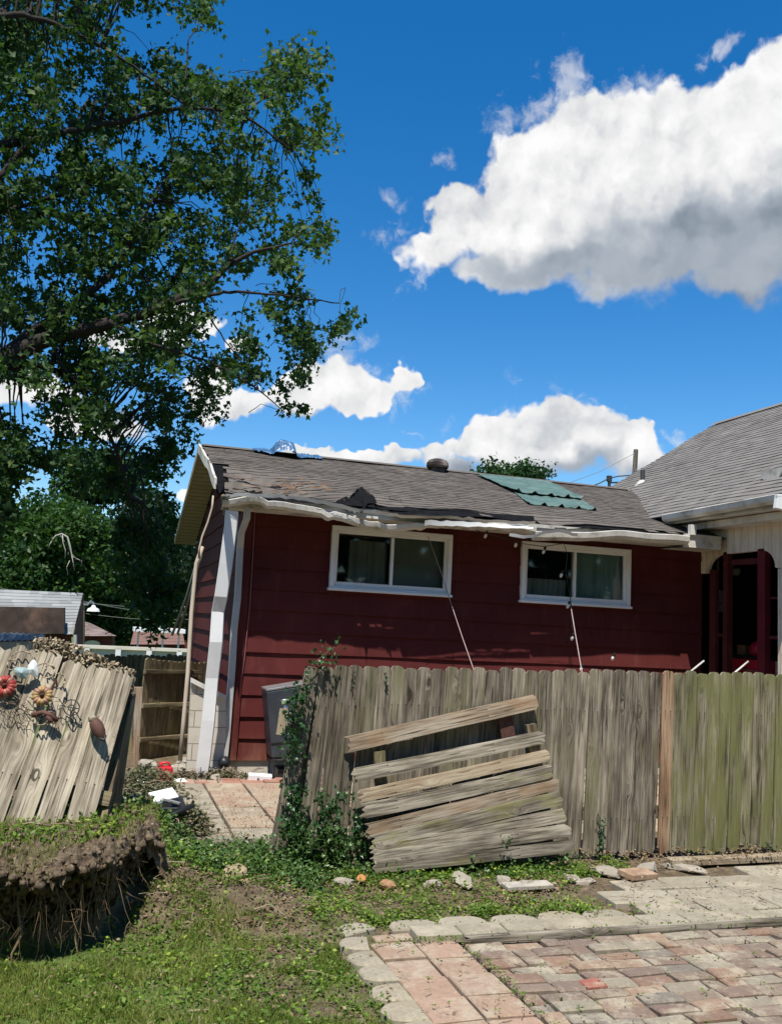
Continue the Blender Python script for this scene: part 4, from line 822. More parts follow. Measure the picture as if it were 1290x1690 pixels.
# ------------------------------------------------------------------ leaning panel at the left, with garden ornaments
lpn = empty('leaning_fence_panel', (-.1, 4.9, .4), 'fallen panel of wide sunbleached boards leaning back at left with crumbling top edge', 'fence panel')
# plane of the panel: bottom edge (px) depth ~4.75, top ~5.25
tops = [(-68, 1062), (-30, 1064), (6, 1066), (44, 1067), (86, 1072), (128, 1088), (168, 1096), (203, 1106)]
bots = [(-200, 1330), (-160, 1335), (-118, 1338), (-72, 1342), (-28, 1345), (18, 1350), (66, 1352), (128, 1362)]
bots = [(-190, 1335), (-148, 1338), (-106, 1340), (-62, 1343), (-18, 1346), (28, 1350), (76, 1353), (126, 1361)]
PW = 42
for k, (tp, bt) in enumerate(zip(tops, bots)):
    a, b_ = at(*bt, 1, 4.80), at(*tp, 1, 5.16); plank('board', lpn, a - Vector((0, 0, .05)), b_, .116 if k < 7 else .124, .02, M['pale_wood'], (.12, -1, .45), 'rot' if k != 7 else 'dog', 'flat', bow=.004, w1=.124, seed=80 + k)
for (a, b_, w) in (((205, 1140), (60, 1100), .07), ((182, 1320), (20, 1290), .07)): plank('rail', lpn, at(*a, 1, 5.22 if w == .07 and a[1] < 1200 else 4.93), at(*b_, 1, 5.24 if a[1] < 1200 else 4.95), w, .04, M['dark_wood'], (0, -1, .3), 'flat', 'flat')
# side post and back frame seen dark at its right edge
s0, s1 = at(160, 1364, 1, 4.90), at(214, 1128, 1, 5.26)
plank('frame_post', lpn, s0 + Vector((.045, .05, -.05)), s1 + Vector((.01, .03, -.03)), .20, .05, M['dark_wood'], (.88, -.5, -.3), 'torn', 'flat', w1=.07)
plank('frame_brace', lpn, at(205, 1196, 1, 5.2), at(219, 1148, 1, 5.24), .035, .03, M['pale_wood'], (0, -1, 0), 'slant', 'slant', 'short pale splinter'); plank('frame_brace', lpn, at(210, 1160, 1, 5.23), at(216, 1130, 1, 5.26), .025, .02, M['pale_wood'], (0, -1, 0), 'slant', 'flat', 'thin pale splinter')
# crumbled fungus-eaten crust along the top
mb = MB(); rr = random.Random(4)
for k in range(480):
    s = rr.random(); x_ = lerp(55, 222, s); y_ = 1058 + 52 * sstep(55, 235, x_) + 12 * math.sin(s * math.pi) * -0.5 + rr.uniform(-2, 24 + 4 * s) - 3; c_ = at(x_, y_, 1, 5.17 + rr.uniform(-.03, .05)); 
    R3 = Matrix.Rotation(rr.uniform(0, 6), 3, Vector((rr.random(), rr.random(), rr.random() + .1)).normalized()); mb.box(c_, (rr.uniform(.005, .02), rr.uniform(.005, .012), rr.uniform(.008, .03)), R3, rr.random(), None, .6)
mb.build('crumbled_edge', tinted('crumbled_rotten_wood', (.10, .075, .045), (.46, .38, .26), .95, .6, 40), lpn)
# the top rim is a slightly curled board tip piece
def along(a, b, y0, y1, n): return [at(lerp(a[0], b[0], k / n), lerp(a[1], b[1], k / n), 1, lerp(y0, y1, k / n)) for k in range(n + 1)]
def panelpt(x, y, off=.04):           # point just in front of the leaning boards
    s = min(1, max(0, (y - 1065) / (1350 - 1065))); return at(x, y, 1, lerp(5.16, 4.80, s) - off)
def flower(c, r, n, name, mats, label, cat, nrm=(-.1, -1, .35), seed=1):
    """ribbed metal flower ornament: fat petals round a button"""
    rr = random.Random(seed); root = empty(name, c, label, cat, 'metal flower ornaments on the leaning boards'); N = Vector(nrm).normalized(); A = Vector((1, 0, 0)); A = (A - N * A.dot(N)).normalized(); B = N.cross(A)
    for k in range(n):
        q = 2 * math.pi * k / n; d = A * math.cos(q) + B * math.sin(q); tt = N.cross(d); m_ = MB(); U_, V_ = 8, 8; 
        for i in range(U_ + 1):
            for j in range(V_):
                s = i / U_; w = math.sin(math.pi * (s * .88 + .06)) ** .6 * r * .30; a = 2 * math.pi * j / V_
                m_.v.append(tuple(c + d * (r * (.12 + .86 * s)) + tt * w * math.cos(a) * (.45 + .55 * s) + N * (w * .8 * math.sin(a) + .35 * r * math.sin(math.pi * s) * .6)))
        for i in range(U_):
            for j in range(V_): m_.face((i * V_ + j, i * V_ + (j + 1) % V_, (i + 1) * V_ + (j + 1) % V_, (i + 1) * V_ + j))
        m_.build('petal', mats[k % len(mats)], root, smooth=True)
    m_ = MB(); m_.rev(c + N * r * .12, [(r * .2, 0), (r * .22, .01), (r * .12, .025), (.002, .03)], 14, N); m_.build('centre', M['rust'], root, smooth=True); return root
pet_red = plain('petal_red', (.30, .030, .026), .6, 0, .4, 30, (.30, .18, .12), .6); pet_r2 = plain('petal_pale_red', (.33, .13, .09), .5, 0, .3, 30); pet_g = plain('petal_gold', (.32, .21, .085), .5, 0, .3, 30, (.25, .1, .05), .5); pet_g2 = plain('petal_pink_gold', (.33, .17, .12), .5, 0, .3, 30)
flower(panelpt(8, 1133, .06), .058, 14, 'flower_ornament', [pet_red, pet_red, pet_r2], 'red ribbed metal flower at the left edge of the leaning boards', 'ornament')
flower(panelpt(70, 1149, .07), .054, 13, 'flower_ornament', [pet_g, pet_g, pet_g2], 'gold and pink ribbed metal flower beside the red one', 'ornament', seed=2)
oc = panelpt(45, 1105, .06); orn = empty('glass_ornament', oc, 'pale blue and white leaf shaped ornament above the two flowers', 'ornament')
for (x_, y_, w, h, rot, mt_) in ((36, 1110, .075, .055, .4, plain('pale_blue_glass', (.30, .40, .40), .25, 0, .3, 20)), (55, 1104, .05, .085, -.25, plain('white_glass', (.72, .76, .76), .25, 0, .1, 20))):
    c_ = panelpt(x_, y_, .075); mb = MB(); pts = []
    for k in range(12): q = 2 * math.pi * k / 12; rr_ = 1 + .14 * math.sin(3 * q + x_); pts.append((w * .5 * math.cos(q) * rr_, h * .5 * math.sin(q) * rr_))
    R2 = Matrix.Rotation(rot, 3, 'Y'); b = 0; mb.v += [tuple(c_ + R2 @ Vector((p[0], -.012, p[1]))) for p in pts] + [tuple(c_ + R2 @ Vector((p[0] * 1.05, .006, p[1] * 1.05))) for p in pts] + [tuple(c_ + R2 @ Vector((0, -.025, 0)))]
    for k in range(12): mb.face((k, (k + 1) % 12, 24)); mb.face((k, (k + 1) % 12, 12 + (k + 1) % 12, 12 + k))
    mb.build('glass_leaf', mt_, orn, fix=True)
wr = empty('scrollwork', panelpt(60, 1120, .05), 'curled rusty wire scrollwork hanging round the ornaments on the leaning boards', 'scrollwork')
def px_tube(pts, r, name, mat, par, off=.05, seg=6):
    mb = MB(); mb.tube([panelpt(x_, y_, off + .01 * math.sin(i)) for i, (x_, y_) in enumerate(pts)], r, seg); return mb.build(name, mat, par, smooth=True)
def spiral(cx, cy, r0, r1, a0, a1, n=30): return [(cx + lerp(r0, r1, k / n) * math.cos(lerp(a0, a1, k / n)), cy + lerp(r0, r1, k / n) * math.sin(lerp(a0, a1, k / n))) for k in range(n + 1)]
wm = plain('pale_rusted_wire', (.34, .27, .18), .6, .2, .3, 40)
for s_ in (spiral(20, 1100, 3, 15, 0, 7.5), spiral(74, 1112, 18, 16, 2.6, 6.6), spiral(80, 1105, 4, 15, 3, 8.5), spiral(36, 1098, 22, 24, 3.4, 6.0), spiral(95, 1120, 8, 16, -1.5, 1.6), spiral(66, 1184, 14, 12, .3, 3.2)): px_tube(s_, .0035, 'wire', wm, wr)
for s_ in (spiral(118, 1168, 13, 13, 0, 6.3), [(118, 1156), (116, 1182)], [(106, 1166), (130, 1170)], spiral(118, 1168, 6, 4, 0, 6.3)): px_tube(s_, .003, 'wire', M['darkwire'], wr)
mb = MB()
for k in range(46): c_ = (random.uniform(4, 100), random.uniform(1150, 1192) - 0.1 * random.random()); d_ = random.uniform(0, 6.28); L_ = random.uniform(8, 26); q = [panelpt(c_[0] + L_ * s * math.cos(d_ + s), c_[1] + L_ * s * .7 * math.sin(d_ + s * 1.4), .02 + .05 * random.random()) for s in (0, .35, .7, 1)]; mb.tube(q, random.uniform(.0012, .0028), 4, t=random.random())
tag(mb.build('dead_vine', M['twig']), 'tangle of dry vine stems hanging below the flower ornaments', 'vine')
px_tube([(52, 1181), (70, 1176), (84, 1180), (95, 1190)], .013, 'scroll_bar', M['rust'], wr); px_tube([(76, 1178), (85, 1192)], .014, 'scroll_bar', M['rust'], wr)
# brown cast-metal bird
bc = panelpt(161, 1200, .035); bird = empty('metal_bird', bc, 'brown cast metal bird ornament fixed low on the leaning boards', 'ornament')
mb = MB(); ax = (panelpt(170, 1220, .04) - panelpt(153, 1186, .04)); mb.rev(panelpt(153, 1186, .04), [(.012, 0), (.028, .02), (.034, .05), (.030, .085), (.018, .115), (.006, .13)], 14, ax); mb.build('body', M['rust'], bird, smooth=True)
mb = MB(); mb.rev(panelpt(152, 1186, .045), [(.004, -.02), (.018, -.01), (.022, .008), (.012, .02)], 12, ax); mb.build('head', M['pale_wood'], bird, smooth=True); px_tube([(158, 1186), (168, 1177)], .003, 'beak', wm, bird); px_tube([(163, 1218), (172, 1222), (174, 1214)], .008, 'tail', M['black'], bird)
# ------------------------------------------------------------------ rear fences
bf = empty('rear_fence', (.7, 9.8, 0), 'dark brown wooden fence with three rails between the leaning panel and the house', 'fence')
f0, f1 = at(222, 1258, 2, -.02), at(312, 1243, 2, -.02); d_ = (f1 - f0); nn = 10
for k in range(nn + 2):
    p = f0 + d_ * ((k + .5) / nn); plank('picket', bf, p, p + Vector((.03, 0, 1.03 - .05 * (k / nn) + random.uniform(-.01, .01))), .098, .017, M['dark_wood'], (.7, -.7, 0), 'dog', 'flat', seed=k + 200)
nf = d_.cross(Vector((0, 0, 1))).normalized(); nf = nf if nf.y < 0 else -nf
for z in (.22, .56, .90): plank('rail', bf, f0 + nf * .035 + Vector((0, 0, z)), f1 + nf * .035 + Vector((.03, 0, z - .03)), .045, .04, M['dark_wood'], nf, 'flat', 'flat')
plank('post', bf, at(221, 1262, 1, 8.7), at(228, 1134, 1, 8.7), .075, .06, M['warm_wood'], (0, -1, 0), 'flat', 'flat')
df = empty('far_fence', (-1, 15, -1), 'dark jagged topped wooden fence in shade beyond the rear fence', 'fence'); x_ = 120
while x_ < 320: p = at(x_, 1081 + random.uniform(-2, 2), 1, 15.); plank('picket', df, Vector((p.x, 15., -1.2)), p, .09, .02, M['dark_wood'], (0, -1, 0), 'dog', 'flat', seed=int(x_)); x_ += 9.4
# ------------------------------------------------------------------ rear buildings
def house_far(name, label): return empty(name, (0, 28, -2), label, 'garage' if 'garage' in name else 'house')
Yg = 28.; g1_ = house_far('garage', 'garage at the far left with a pale grey shingle roof and dark brown wall')
Q = lambda x, y, d=Yg: at(x, y, 1, d)
def quadroof(p00, p10, p11, p01, name, mat, par, nrow=16, seg=.3):
    mb = MB(); rr = random.Random(1)
    for r in range(nrow):
        a, b = r / nrow, (r + 1) / nrow; u = 0
        while u < 1:
            du = seg / (p10 - p00).length * rr.choice((.7, 1, 1.3)); e = min(1, u + du); f = lambda s, v: p00.lerp(p10, s).lerp(p01.lerp(p11, s), v)
            up = Vector((0, -.006, .008)); mb.poly([f(u, a) + up, f(e, a) + up, f(e, b), f(u, b)], rr.random()); u = e
    return mb.build(name, mat, par, fix=False)
quadroof(Q(-150, 1062, 26), Q(120, 1047, 26), Q(137, 979, 29), Q(-150, 966, 29), 'roof', M['shingle_far'], g1_, 14)
mb = MB(); a0, a1 = Q(106, 1003, 25.8), Q(106, 1046, 25.8); l0, l1 = Q(-150, 998, 25.8), Q(-150, 1050, 25.8)
mb.v += [tuple(p) for p in (l1, a1, a0, l0)] + [tuple(p + Vector((0, .8, 0))) for p in (l1, a1, a0, l0)]; [mb.face(f) for f in ((0, 1, 2, 3), (1, 5, 6, 2), (3, 2, 6, 7), (0, 4, 5, 1))]
mb.build('dormer_wall', plain('dappled_brown_wall', (.055, .036, .028), .9, 0, .4, 2, (.2, .11, .07), .5), g1_)
mb = MB(); mb.poly([Q(-150, 1050, 26.2), Q(118, 1046, 26.2), Q(118, 1150, 26.2), Q(-150, 1150, 26.2)]); p0, p1 = Q(121, 1048, 26.2), Q(138, 980, 29.2); mb.poly([p0, p1, Q(137, 1100, 29.2), Q(121, 1100, 26.2)]); mb.build('wall', M['brick_red'], g1_, fix=False)
mb = MB(); mb.tube([Q(124, 1048, 26), Q(124, 1075, 26)], .05, 6); mb.build('downspout', M['grey_white'], g1_)
sh = empty('shed_roof', Q(30, 1055, 20), 'low blue grey metal roof just behind the leaning boards', 'shed'); mb = MB(); A1, A2, A3, A4 = Q(-60, 1062, 14), Q(64, 1058, 14), Q(74, 1048, 17), Q(-60, 1044, 17)
for k in range(26):
    a, b = k / 26, (k + 1) / 26; z = Vector((0, 0, .03 * (k % 2))); mb.poly([A1.lerp(A2, a) + z, A1.lerp(A2, b) - z + Vector((0, 0, .03)), A4.lerp(A3, b) - z + Vector((0, 0, .03)), A4.lerp(A3, a) + z], random.random())
mb.build('metal_roof', tinted('blue_grey_roof', (.06, .068, .08), (.13, .145, .165), .6, .3, 8), sh, fix=False); mb = MB(); mb.poly([A1, A2, Vector((A2.x, A2.y, -1.5)), Vector((A1.x, A1.y, -1.5))]); mb.poly([A2, A3, Vector((A3.x, A3.y, -1.5)), Vector((A2.x, A2.y, -1.5))]); mb.build('wall', M['concrete'], sh, fix=False)
h2 = house_far('brick_house', 'small brown brick house with a low hipped roof and one arched window'); quadroof(Q(128, 1050, 34), Q(192, 1050, 34), Q(150, 1029, 37), Q(128, 1022, 37), 'roof', M['shingle_brown'], h2, 10)
mb = MB(); mb.poly([Q(128, 1049, 34.5), Q(186, 1050, 34.5), Q(186, 1130, 34.5), Q(128, 1130, 34.5)]); mb.poly([Q(186, 1050, 34.5), Q(189, 1049, 38), Q(189, 1120, 38), Q(186, 1130, 34.5)]); mb.build('wall', M['brick_red'], h2, fix=False)
mb = MB(); pts = [Q(139, 1068, 34.4), Q(165, 1068, 34.4), Q(165, 1062, 34.4)] + [Q(152 + 13 * math.cos(a), 1062 - 5 * math.sin(a), 34.4) for a in (.5, 1., 1.57, 2.1, 2.6)] + [Q(139, 1062, 34.4)]; mb.poly(pts); mb.build('window', M['dirty_white'], h2, fix=False)
h3 = house_far('awning_house', 'distant house with a pinkish roof and a white carport canopy seen through the branches'); quadroof(Q(215, 1064, 40), Q(305, 1064, 40), Q(300, 1036, 43), Q(222, 1037, 43), 'roof', plain('salmon_roof', (.17, .095, .08), .9), h3, 6)
mb = MB(); mb.box(Q(262, 1040, 38), (2.0, 1.2, .16)); mb.build('canopy', M['white'], h3); mb = MB()
for x_ in (229, 270, 296): p = Q(x_, 1040, 38); mb.box((p.x, p.y, p.z - 1.5), (.07, .07, 3))
mb.build('canopy_post', M['white'], h3)
mb = MB(); mb.poly([Q(218, 1060, 40.5), Q(310, 1060, 40.5), Q(310, 1140, 40.5), Q(218, 1140, 40.5)]); mb.build('wall', M['brick_red'], h3, fix=False)
M['cream_wall'] = plain('cream_white_fence', (.62, .58, .48), .7, 0, .08, 3)
wf = empty('vinyl_fence', Q(220, 1080, 24), 'cream white solid fence running behind the back yards', 'fence'); mb = MB(); p0, p1 = Q(128, 1067, 24), Q(330, 1074, 24); ln = (p1 - p0).length
mb.box(((p0.x + p1.x) / 2, 24, (p0.z + p1.z) / 2 - 1), (ln, .08, 2)); mb.box(((p0.x + p1.x) / 2, 23.96, (p0.z + p1.z) / 2), (ln, .14, .08)); mb.build('panel', M['cream_wall'], wf)
for k in range(4): mb = MB(); p = p0.lerp(p1, (k + .3) / 4); mb.box((p.x, 23.94, p.z - 1.01), (.13, .10, 2)); mb.build('post', M['white'], wf)
sl_ = empty('street_light', Q(150, 1005, 30), 'street light with a white bell shade on a curved arm above the brick house', 'street light')
mb = MB(); mb.rev(Q(154, 1006, 30), [(.20, -.06), (.17, .02), (.08, .06), (.05, .13)], 14); mb.build('shade', M['window_white'], sl_); mb = MB(); mb.tube([Q(x_, y_, 30) for x_, y_ in ((154, 1004), (154, 995), (150, 992), (144, 998), (136, 998))], .03, 6); mb.build('arm', M['steel'], sl_)
mb = MB(); mb.tube([Q(136, 994, 30.1), Q(135, 1150, 30.1)], .08, 8); mb.build('pole', M['dark_wood'], sl_)
for k, (a, b_, lb) in enumerate((((-20, 966), (205, 1001), 'power line sagging across the trees above the garage roof'), ((135, 992), (330, 1016), 'thin line running right from the street light'), ((135, 1012), (330, 1022), 'lower thin line behind the brick house'))):
    mb = MB(); mb.tube([Q(lerp(a[0], b_[0], s / 8), lerp(a[1], b_[1], s / 8) + 5 * math.sin(math.pi * s / 8), 30.2) for s in range(9)], .009, 5); tag(mb.build('power_line', M['greywire']), lb, 'power line')
up = empty('utility_pole', at(1047, 780, 1, 25), 'wooden utility pole rising behind the grey roof', 'utility pole'); mb = MB(); mb.tube([at(1040, 900, 1, 25), at(1049, 742, 1, 25)], [.09, .075], 8); mb.build('pole', M['grey_wood'], up); mb = MB(); mb.tube([at(1049, 742, 1, 25), at(1046, 745, 1, 25)], .03, 6); mb.build('insulator', M['brown_vent'], up)
mb = MB(); mb.tube([at(x_, y_, 1, 22) for x_, y_ in ((970, 805), (990, 797), (1003, 790), (1020, 786), (1048, 784))], .018, 5); mb.box(at(1005, 790, 1, 22), (.12, .1, .16)); mb.tube([at(1005, 792, 1, 22), at(1005, 830, 1, 22)], .05, 6); mb.tube([at(1003, 797, 1, 22), at(1022, 796, 1, 22)], .025, 5); tag(mb.build('service_mast', M['darkwire']), 'dark service mast with wires just above the ridge by the utility pole', 'mast')
mb = MB(); mb.tube([at(x_, y_, 1, 24) for x_, y_ in ((930, 800), (990, 778), (1047, 748))], .008, 4); tag(mb.build('power_line', M['greywire']), 'faint line rising to the top of the utility pole', 'power line')
# ------------------------------------------------------------------ foliage tools
def leafset(centers, size, tint, flat=None, shape='leaf', droop=0.):
    """one quad-pair leaf per centre; returns verts, tris, tint"""
    n = len(centers); c = np.asarray(centers, float); s = np.asarray(size, float).reshape(-1, 1) * np.ones((n, 1))
    d = RNG.normal(size=(n, 3)); d[:, 2] -= droop
    if flat is not None: d[:, 2] *= flat
    d /= np.linalg.norm(d, axis=1, keepdims=True); e = RNG.normal(size=(n, 3)); 
    if flat is not None: e[:, 2] *= flat
    e -= d * (e * d).sum(1, keepdims=True); e /= np.linalg.norm(e, axis=1, keepdims=True); nn = np.cross(d, e)
    if shape == 'maple':    # lobed: 7 outline points fanned as 6 triangles from the stem
        pr_ = [(0, 0, 0), (.42, -.48, .10), (.55, -.16, .0), (1.0, 0, .12), (.55, .16, 0), (.42, .48, .10), (.30, 0, -.06)]
        tr = [(0, 1, 6), (6, 1, 2), (6, 2, 3), (6, 3, 4), (6, 4, 5), (0, 6, 5)]
    elif shape == 'blade': pr_ = [(0, -.04, 0), (0, .04, 0), (1, 0, .0)]; tr = [(0, 1, 2)]
    else: pr_ = [(0, 0, 0), (.5, -.30, .06), (1, 0, -.04), (.5, .30, .06)]; tr = [(0, 1, 2), (0, 2, 3)]
    V = np.concatenate([(c + s * (a * d + b * e + g_ * nn))[:, None, :] for a, b, g_ in pr_], 1).reshape(-1, 3)
    k = len(pr_); F_ = (np.arange(n)[:, None, None] * k + np.array(tr)[None]).reshape(-1, 3); return V, F_, np.repeat(np.asarray(tint), len(tr))
def leafobj(name, parts, mat, parent=None):
    off = 0; V, F_, T_ = [], [], []
    for v, f, t_ in parts: V.append(v); F_.append(f + off); T_.append(t_); off += len(v)
    return link(name, np_mesh(name, np.concatenate(V), np.concatenate(F_), 3, np.concatenate(T_)), mat, parent)
def inpoly(x, y, P):
    c = False; j = len(P) - 1
    for i in range(len(P)):
        if (P[i][1] > y) != (P[j][1] > y) and x < (P[j][0] - P[i][0]) * (y - P[i][1]) / (P[j][1] - P[i][1]) + P[i][0]: c = not c
        j = i
    return c
# ------------------------------------------------------------------ big maple at the left
TY = 13.0
tree = empty('maple_tree', (-4.4, TY + .4, -.4), 'big maple reaching in from the left with drooping dark green boughs above the house', 'tree')
crown = [(-260, -200), (330, -140), (352, -60), (368, 10), (352, 34), (322, 60), (300, 52), (282, 22), (262, 20), (238, 30), (232, 52), (262, 60), (292, 84), (312, 108), (345, 108), (352, 130), (372, 128), (392, 108), (420, 104), (438, 118), (448, 92), (470, 74), (500, 70), (530, 78), (542, 104), (534, 128), (548, 160), (546, 188), (566, 232), (560, 248), (530, 268), (522, 300), (524, 345), (532, 366), (560, 358), (594, 370), (603, 377), (582, 392), (560, 402), (556, 424), (530, 434), (515, 450), (500, 440), (488, 478), (520, 484), (560, 486), (598, 498), (588, 528), (580, 556), (556, 572), (540, 574), (524, 602), (516, 628), (502, 650), (528, 678), (514, 684), (484, 690), (468, 688), (452, 672), (440, 640), (410, 622), (392, 640), (372, 660), (388, 690), (372, 706), (352, 700), (334, 720), (322, 742), (300, 752), (296, 790), (308, 842), (304, 872), (318, 905), (316, 960), (300, 1000), (292, 1030), (262, 1062), (246, 1058), (238, 1020), (214, 985), (190, 950), (176, 905), (166, 850), (150, 822), (120, 790), (92, 770), (60, 800), (30, 830), (10, 880), (-40, 920), (-260, 900)]
holes = [(412, 470, 44, 26), (395, 118, 12, 10), (300, 340, 18, 12), (20, 655, 40, 30), (95, 640, 26, 14), (160, 555, 34, 14), (375, 530, 26, 18), (380, 648, 16, 20), (250, 610, 26, 12), (215, 520, 30, 12), (55, 395, 20, 22), (30, 330, 18, 12), (330, 585, 22, 10), (175, 335, 16, 10), (440, 590, 18, 14), (310, 500, 26, 9), (120, 480, 18, 12), (20, 540, 18, 12), (470, 300, 10, 10), (250, 420, 12, 10), (100, 250, 12, 10), (205, 200, 10, 12), (40, 130, 10, 14), (420, 400, 14, 10), (60, 705, 30, 16), (345, 410, 10, 14), (408, 330, 10, 12), (500, 520, 12, 8), (560, 450, 30, 20)]
rr = random.Random(11)
sprays = []; tries = 0
while len(sprays) < 1750 and tries < 90000:
    tries += 1; x = rr.uniform(-200, 605); y = rr.uniform(-150, 1065)
    if not inpoly(x, y, crown): continue
    if x < -20 and rr.random() < .7: continue
    if any(((x - a) / (w * 1.25)) ** 2 + ((y - b) / (h * 1.25)) ** 2 < 1 for a, b, w, h in holes): continue
    nz = noise.fractal(Vector((x * .016, y * .02, 3.3)), .7, 2, 4)
    if nz < -.10 and rr.random() < .93: continue
    if not all(inpoly(x + dx, y + dy, crown) or rr.random() < .25 for dx, dy in ((14, 0), (0, 13), (0, -12))): continue
    dense = y > 760 or x < 120
    Yd = TY + rr.uniform(-1.6, 2.2) if y < 640 or x < 200 else rr.uniform(14.2, 16.5)
    if y > 700 and x > 150: Yd = rr.uniform(14.6, 17.)
    sprays.append((x, y, Yd))
LV_, SZ_, TT_ = [], [], []
BRT = [(-20, 600, 8.0), (180, 130, 5.0)]
for (x, y, Yd) in sprays:
    c = at(x, y, 1, Yd); n = rr.randint(26, 40); k = rr.uniform(.5, 1.05); hang = Vector((rr.uniform(-.6, 1), rr.uniform(-.6, .6), rr.uniform(-1.1, .15))).normalized()
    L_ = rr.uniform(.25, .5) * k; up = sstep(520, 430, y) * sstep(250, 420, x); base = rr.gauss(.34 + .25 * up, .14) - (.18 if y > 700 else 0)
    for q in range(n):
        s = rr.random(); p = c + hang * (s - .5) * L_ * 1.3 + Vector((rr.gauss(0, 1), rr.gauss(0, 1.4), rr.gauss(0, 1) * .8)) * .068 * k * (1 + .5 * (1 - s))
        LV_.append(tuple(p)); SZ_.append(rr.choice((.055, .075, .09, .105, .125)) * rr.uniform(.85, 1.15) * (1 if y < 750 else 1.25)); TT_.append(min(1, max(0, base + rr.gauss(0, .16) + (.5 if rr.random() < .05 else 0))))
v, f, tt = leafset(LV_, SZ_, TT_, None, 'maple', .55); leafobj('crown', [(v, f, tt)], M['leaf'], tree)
limbs = [  # (pixel path, depths, radii) of limbs the photo shows
 ([(-420, 760), (-200, 680), (0, 594), (60, 566), (120, 548), (200, 528), (250, 514), (300, 490), (350, 464), (385, 432), (430, 412), (480, 402)], (13.4, 12.7), (.17, .012)),
 ([(-60, 620), (0, 592), (60, 545), (110, 515), (150, 480), (182, 452), (220, 395), (250, 330)], (13.2, 13.6), (.12, .02)),
 ([(-260, 330), (-60, 250), (0, 240), (60, 228), (130, 212), (200, 200), (300, 178), (400, 190), (470, 240)], (12.8, 13.6), (.085, .012)),
 ([(-200, 60), (0, 26), (60, 30), (120, 52), (180, 84), (236, 120), (300, 170)], (12.6, 12.9), (.05, .012)),
 ([(290, 500), (340, 488), (380, 482), (430, 484), (490, 490), (560, 500)], (12.8, 12.9), (.035, .008)),
 ([(-30, 615), (20, 606), (70, 606), (120, 630), (160, 680), (190, 740), (215, 820)], (13.3, 15.0), (.07, .02)),
 ([(-60, 300), (0, 290), (22, 262), (50, 236)], (12.9, 12.9), (.07, .03)),
 ([(180, 530), (230, 560), (290, 580), (350, 600), (420, 640), (470, 680)], (12.9, 13.), (.035, .006)),
 ([(0, 350), (60, 332), (110, 318), (140, 300)], (13.4, 13.5), (.04, .01)), ([(230, 780), (236, 800), (238, 840), (236, 880)], (14.4, 14.4), (.02, .01)),
 ([(380, 430), (384, 412), (392, 380), (420, 330)], (12.7, 12.9), (.02, .006)), ([(330, 480), (345, 520), (370, 560), (400, 600)], (12.8, 12.9), (.018, .006)), ([(400, 190), (450, 150), (500, 110)], (13.5, 13.6), (.02, .006)), ([(90, 560), (100, 600), (150, 650), (170, 700)], (13.1, 13.3), (.025, .006))]
bmb = MB(); nodes = []
for (pth, dp_, rd) in limbs:
    n = len(pth); pts = []
    for s in range((n - 1) * 4 + 1):
        i = min(n - 2, s // 4); u = s / 4 - i; p0, p1, p2, p3 = [pth[max(0, min(n - 1, i + o))] for o in (-1, 0, 1, 2)]
        cr = lambda a, b, c, d: .5 * (2 * b + (c - a) * u + (2 * a - 5 * b + 4 * c - d) * u * u + (3 * b - a - 3 * c + d) * u ** 3)
        g_ = s / ((n - 1) * 4); p = at(cr(p0[0], p1[0], p2[0], p3[0]) + rr.uniform(-1, 1), cr(p0[1], p1[1], p2[1], p3[1]) + rr.uniform(-1.5, 1.5), 1, lerp(dp_[0], dp_[1], g_) - 1.1); pts.append(p); nodes.append((p, lerp(rd[0], rd[1], g_ ** .7)))
    bmb.tube(pts, [lerp(rd[0], rd[1], (k / (len(pts) - 1)) ** .7) for k in range(len(pts))], 9, t=.4)
rr2 = random.Random(3); tw = MB()
for (x, y, Yd) in rr2.sample(sprays, 620):
    c = at(x, y, 1, Yd); near = min(nodes, key=lambda q: (q[0] - c).length + (0.6 if q[0].x > c.x else 0)); d = c - near[0]
    if d.length > 2.6: 
        near = (c - Vector((rr2.uniform(.3, .8), rr2.uniform(-.3, .3), rr2.uniform(-.5, .3))), .012); d = c - near[0]
    r0 = min(near[1] * .6, .006 + .010 * d.length); pts = [near[0] + d * s + Vector((0, 0, .16 * d.length * math.sin(math.pi * s))) + Vector((rr2.gauss(0, 1), rr2.gauss(0, 1), rr2.gauss(0, 1))) * .03 * (1 if 0 < s < 1 else 0) for s in (0, .2, .4, .6, .8, 1)]
    tw.tube(pts, [lerp(r0, .003, s / 5) for s in range(6)], 5, False, .3)
bmb.build('branch', M['bark'], tree, smooth=True); tw.build('twig', M['bark'], tree, smooth=True)
tk = MB(); t0 = at(-420, 760, 1, 13.4); tk.tube([(t0.x - .55, 13.5, -.6), (t0.x - .5, 13.45, .4), (t0.x - .35, 13.4, 1.6), (t0.x - .1, 13.4, t0.z - .6), (t0.x, 13.4, t0.z), (t0.x - .1, 13.5, t0.z + 2.5), (t0.x + .2, 13.4, t0.z + 5)], [.52, .40, .36, .33, .28, .2, .1], 16); tk.build('trunk', M['bark'], tree, smooth=True)
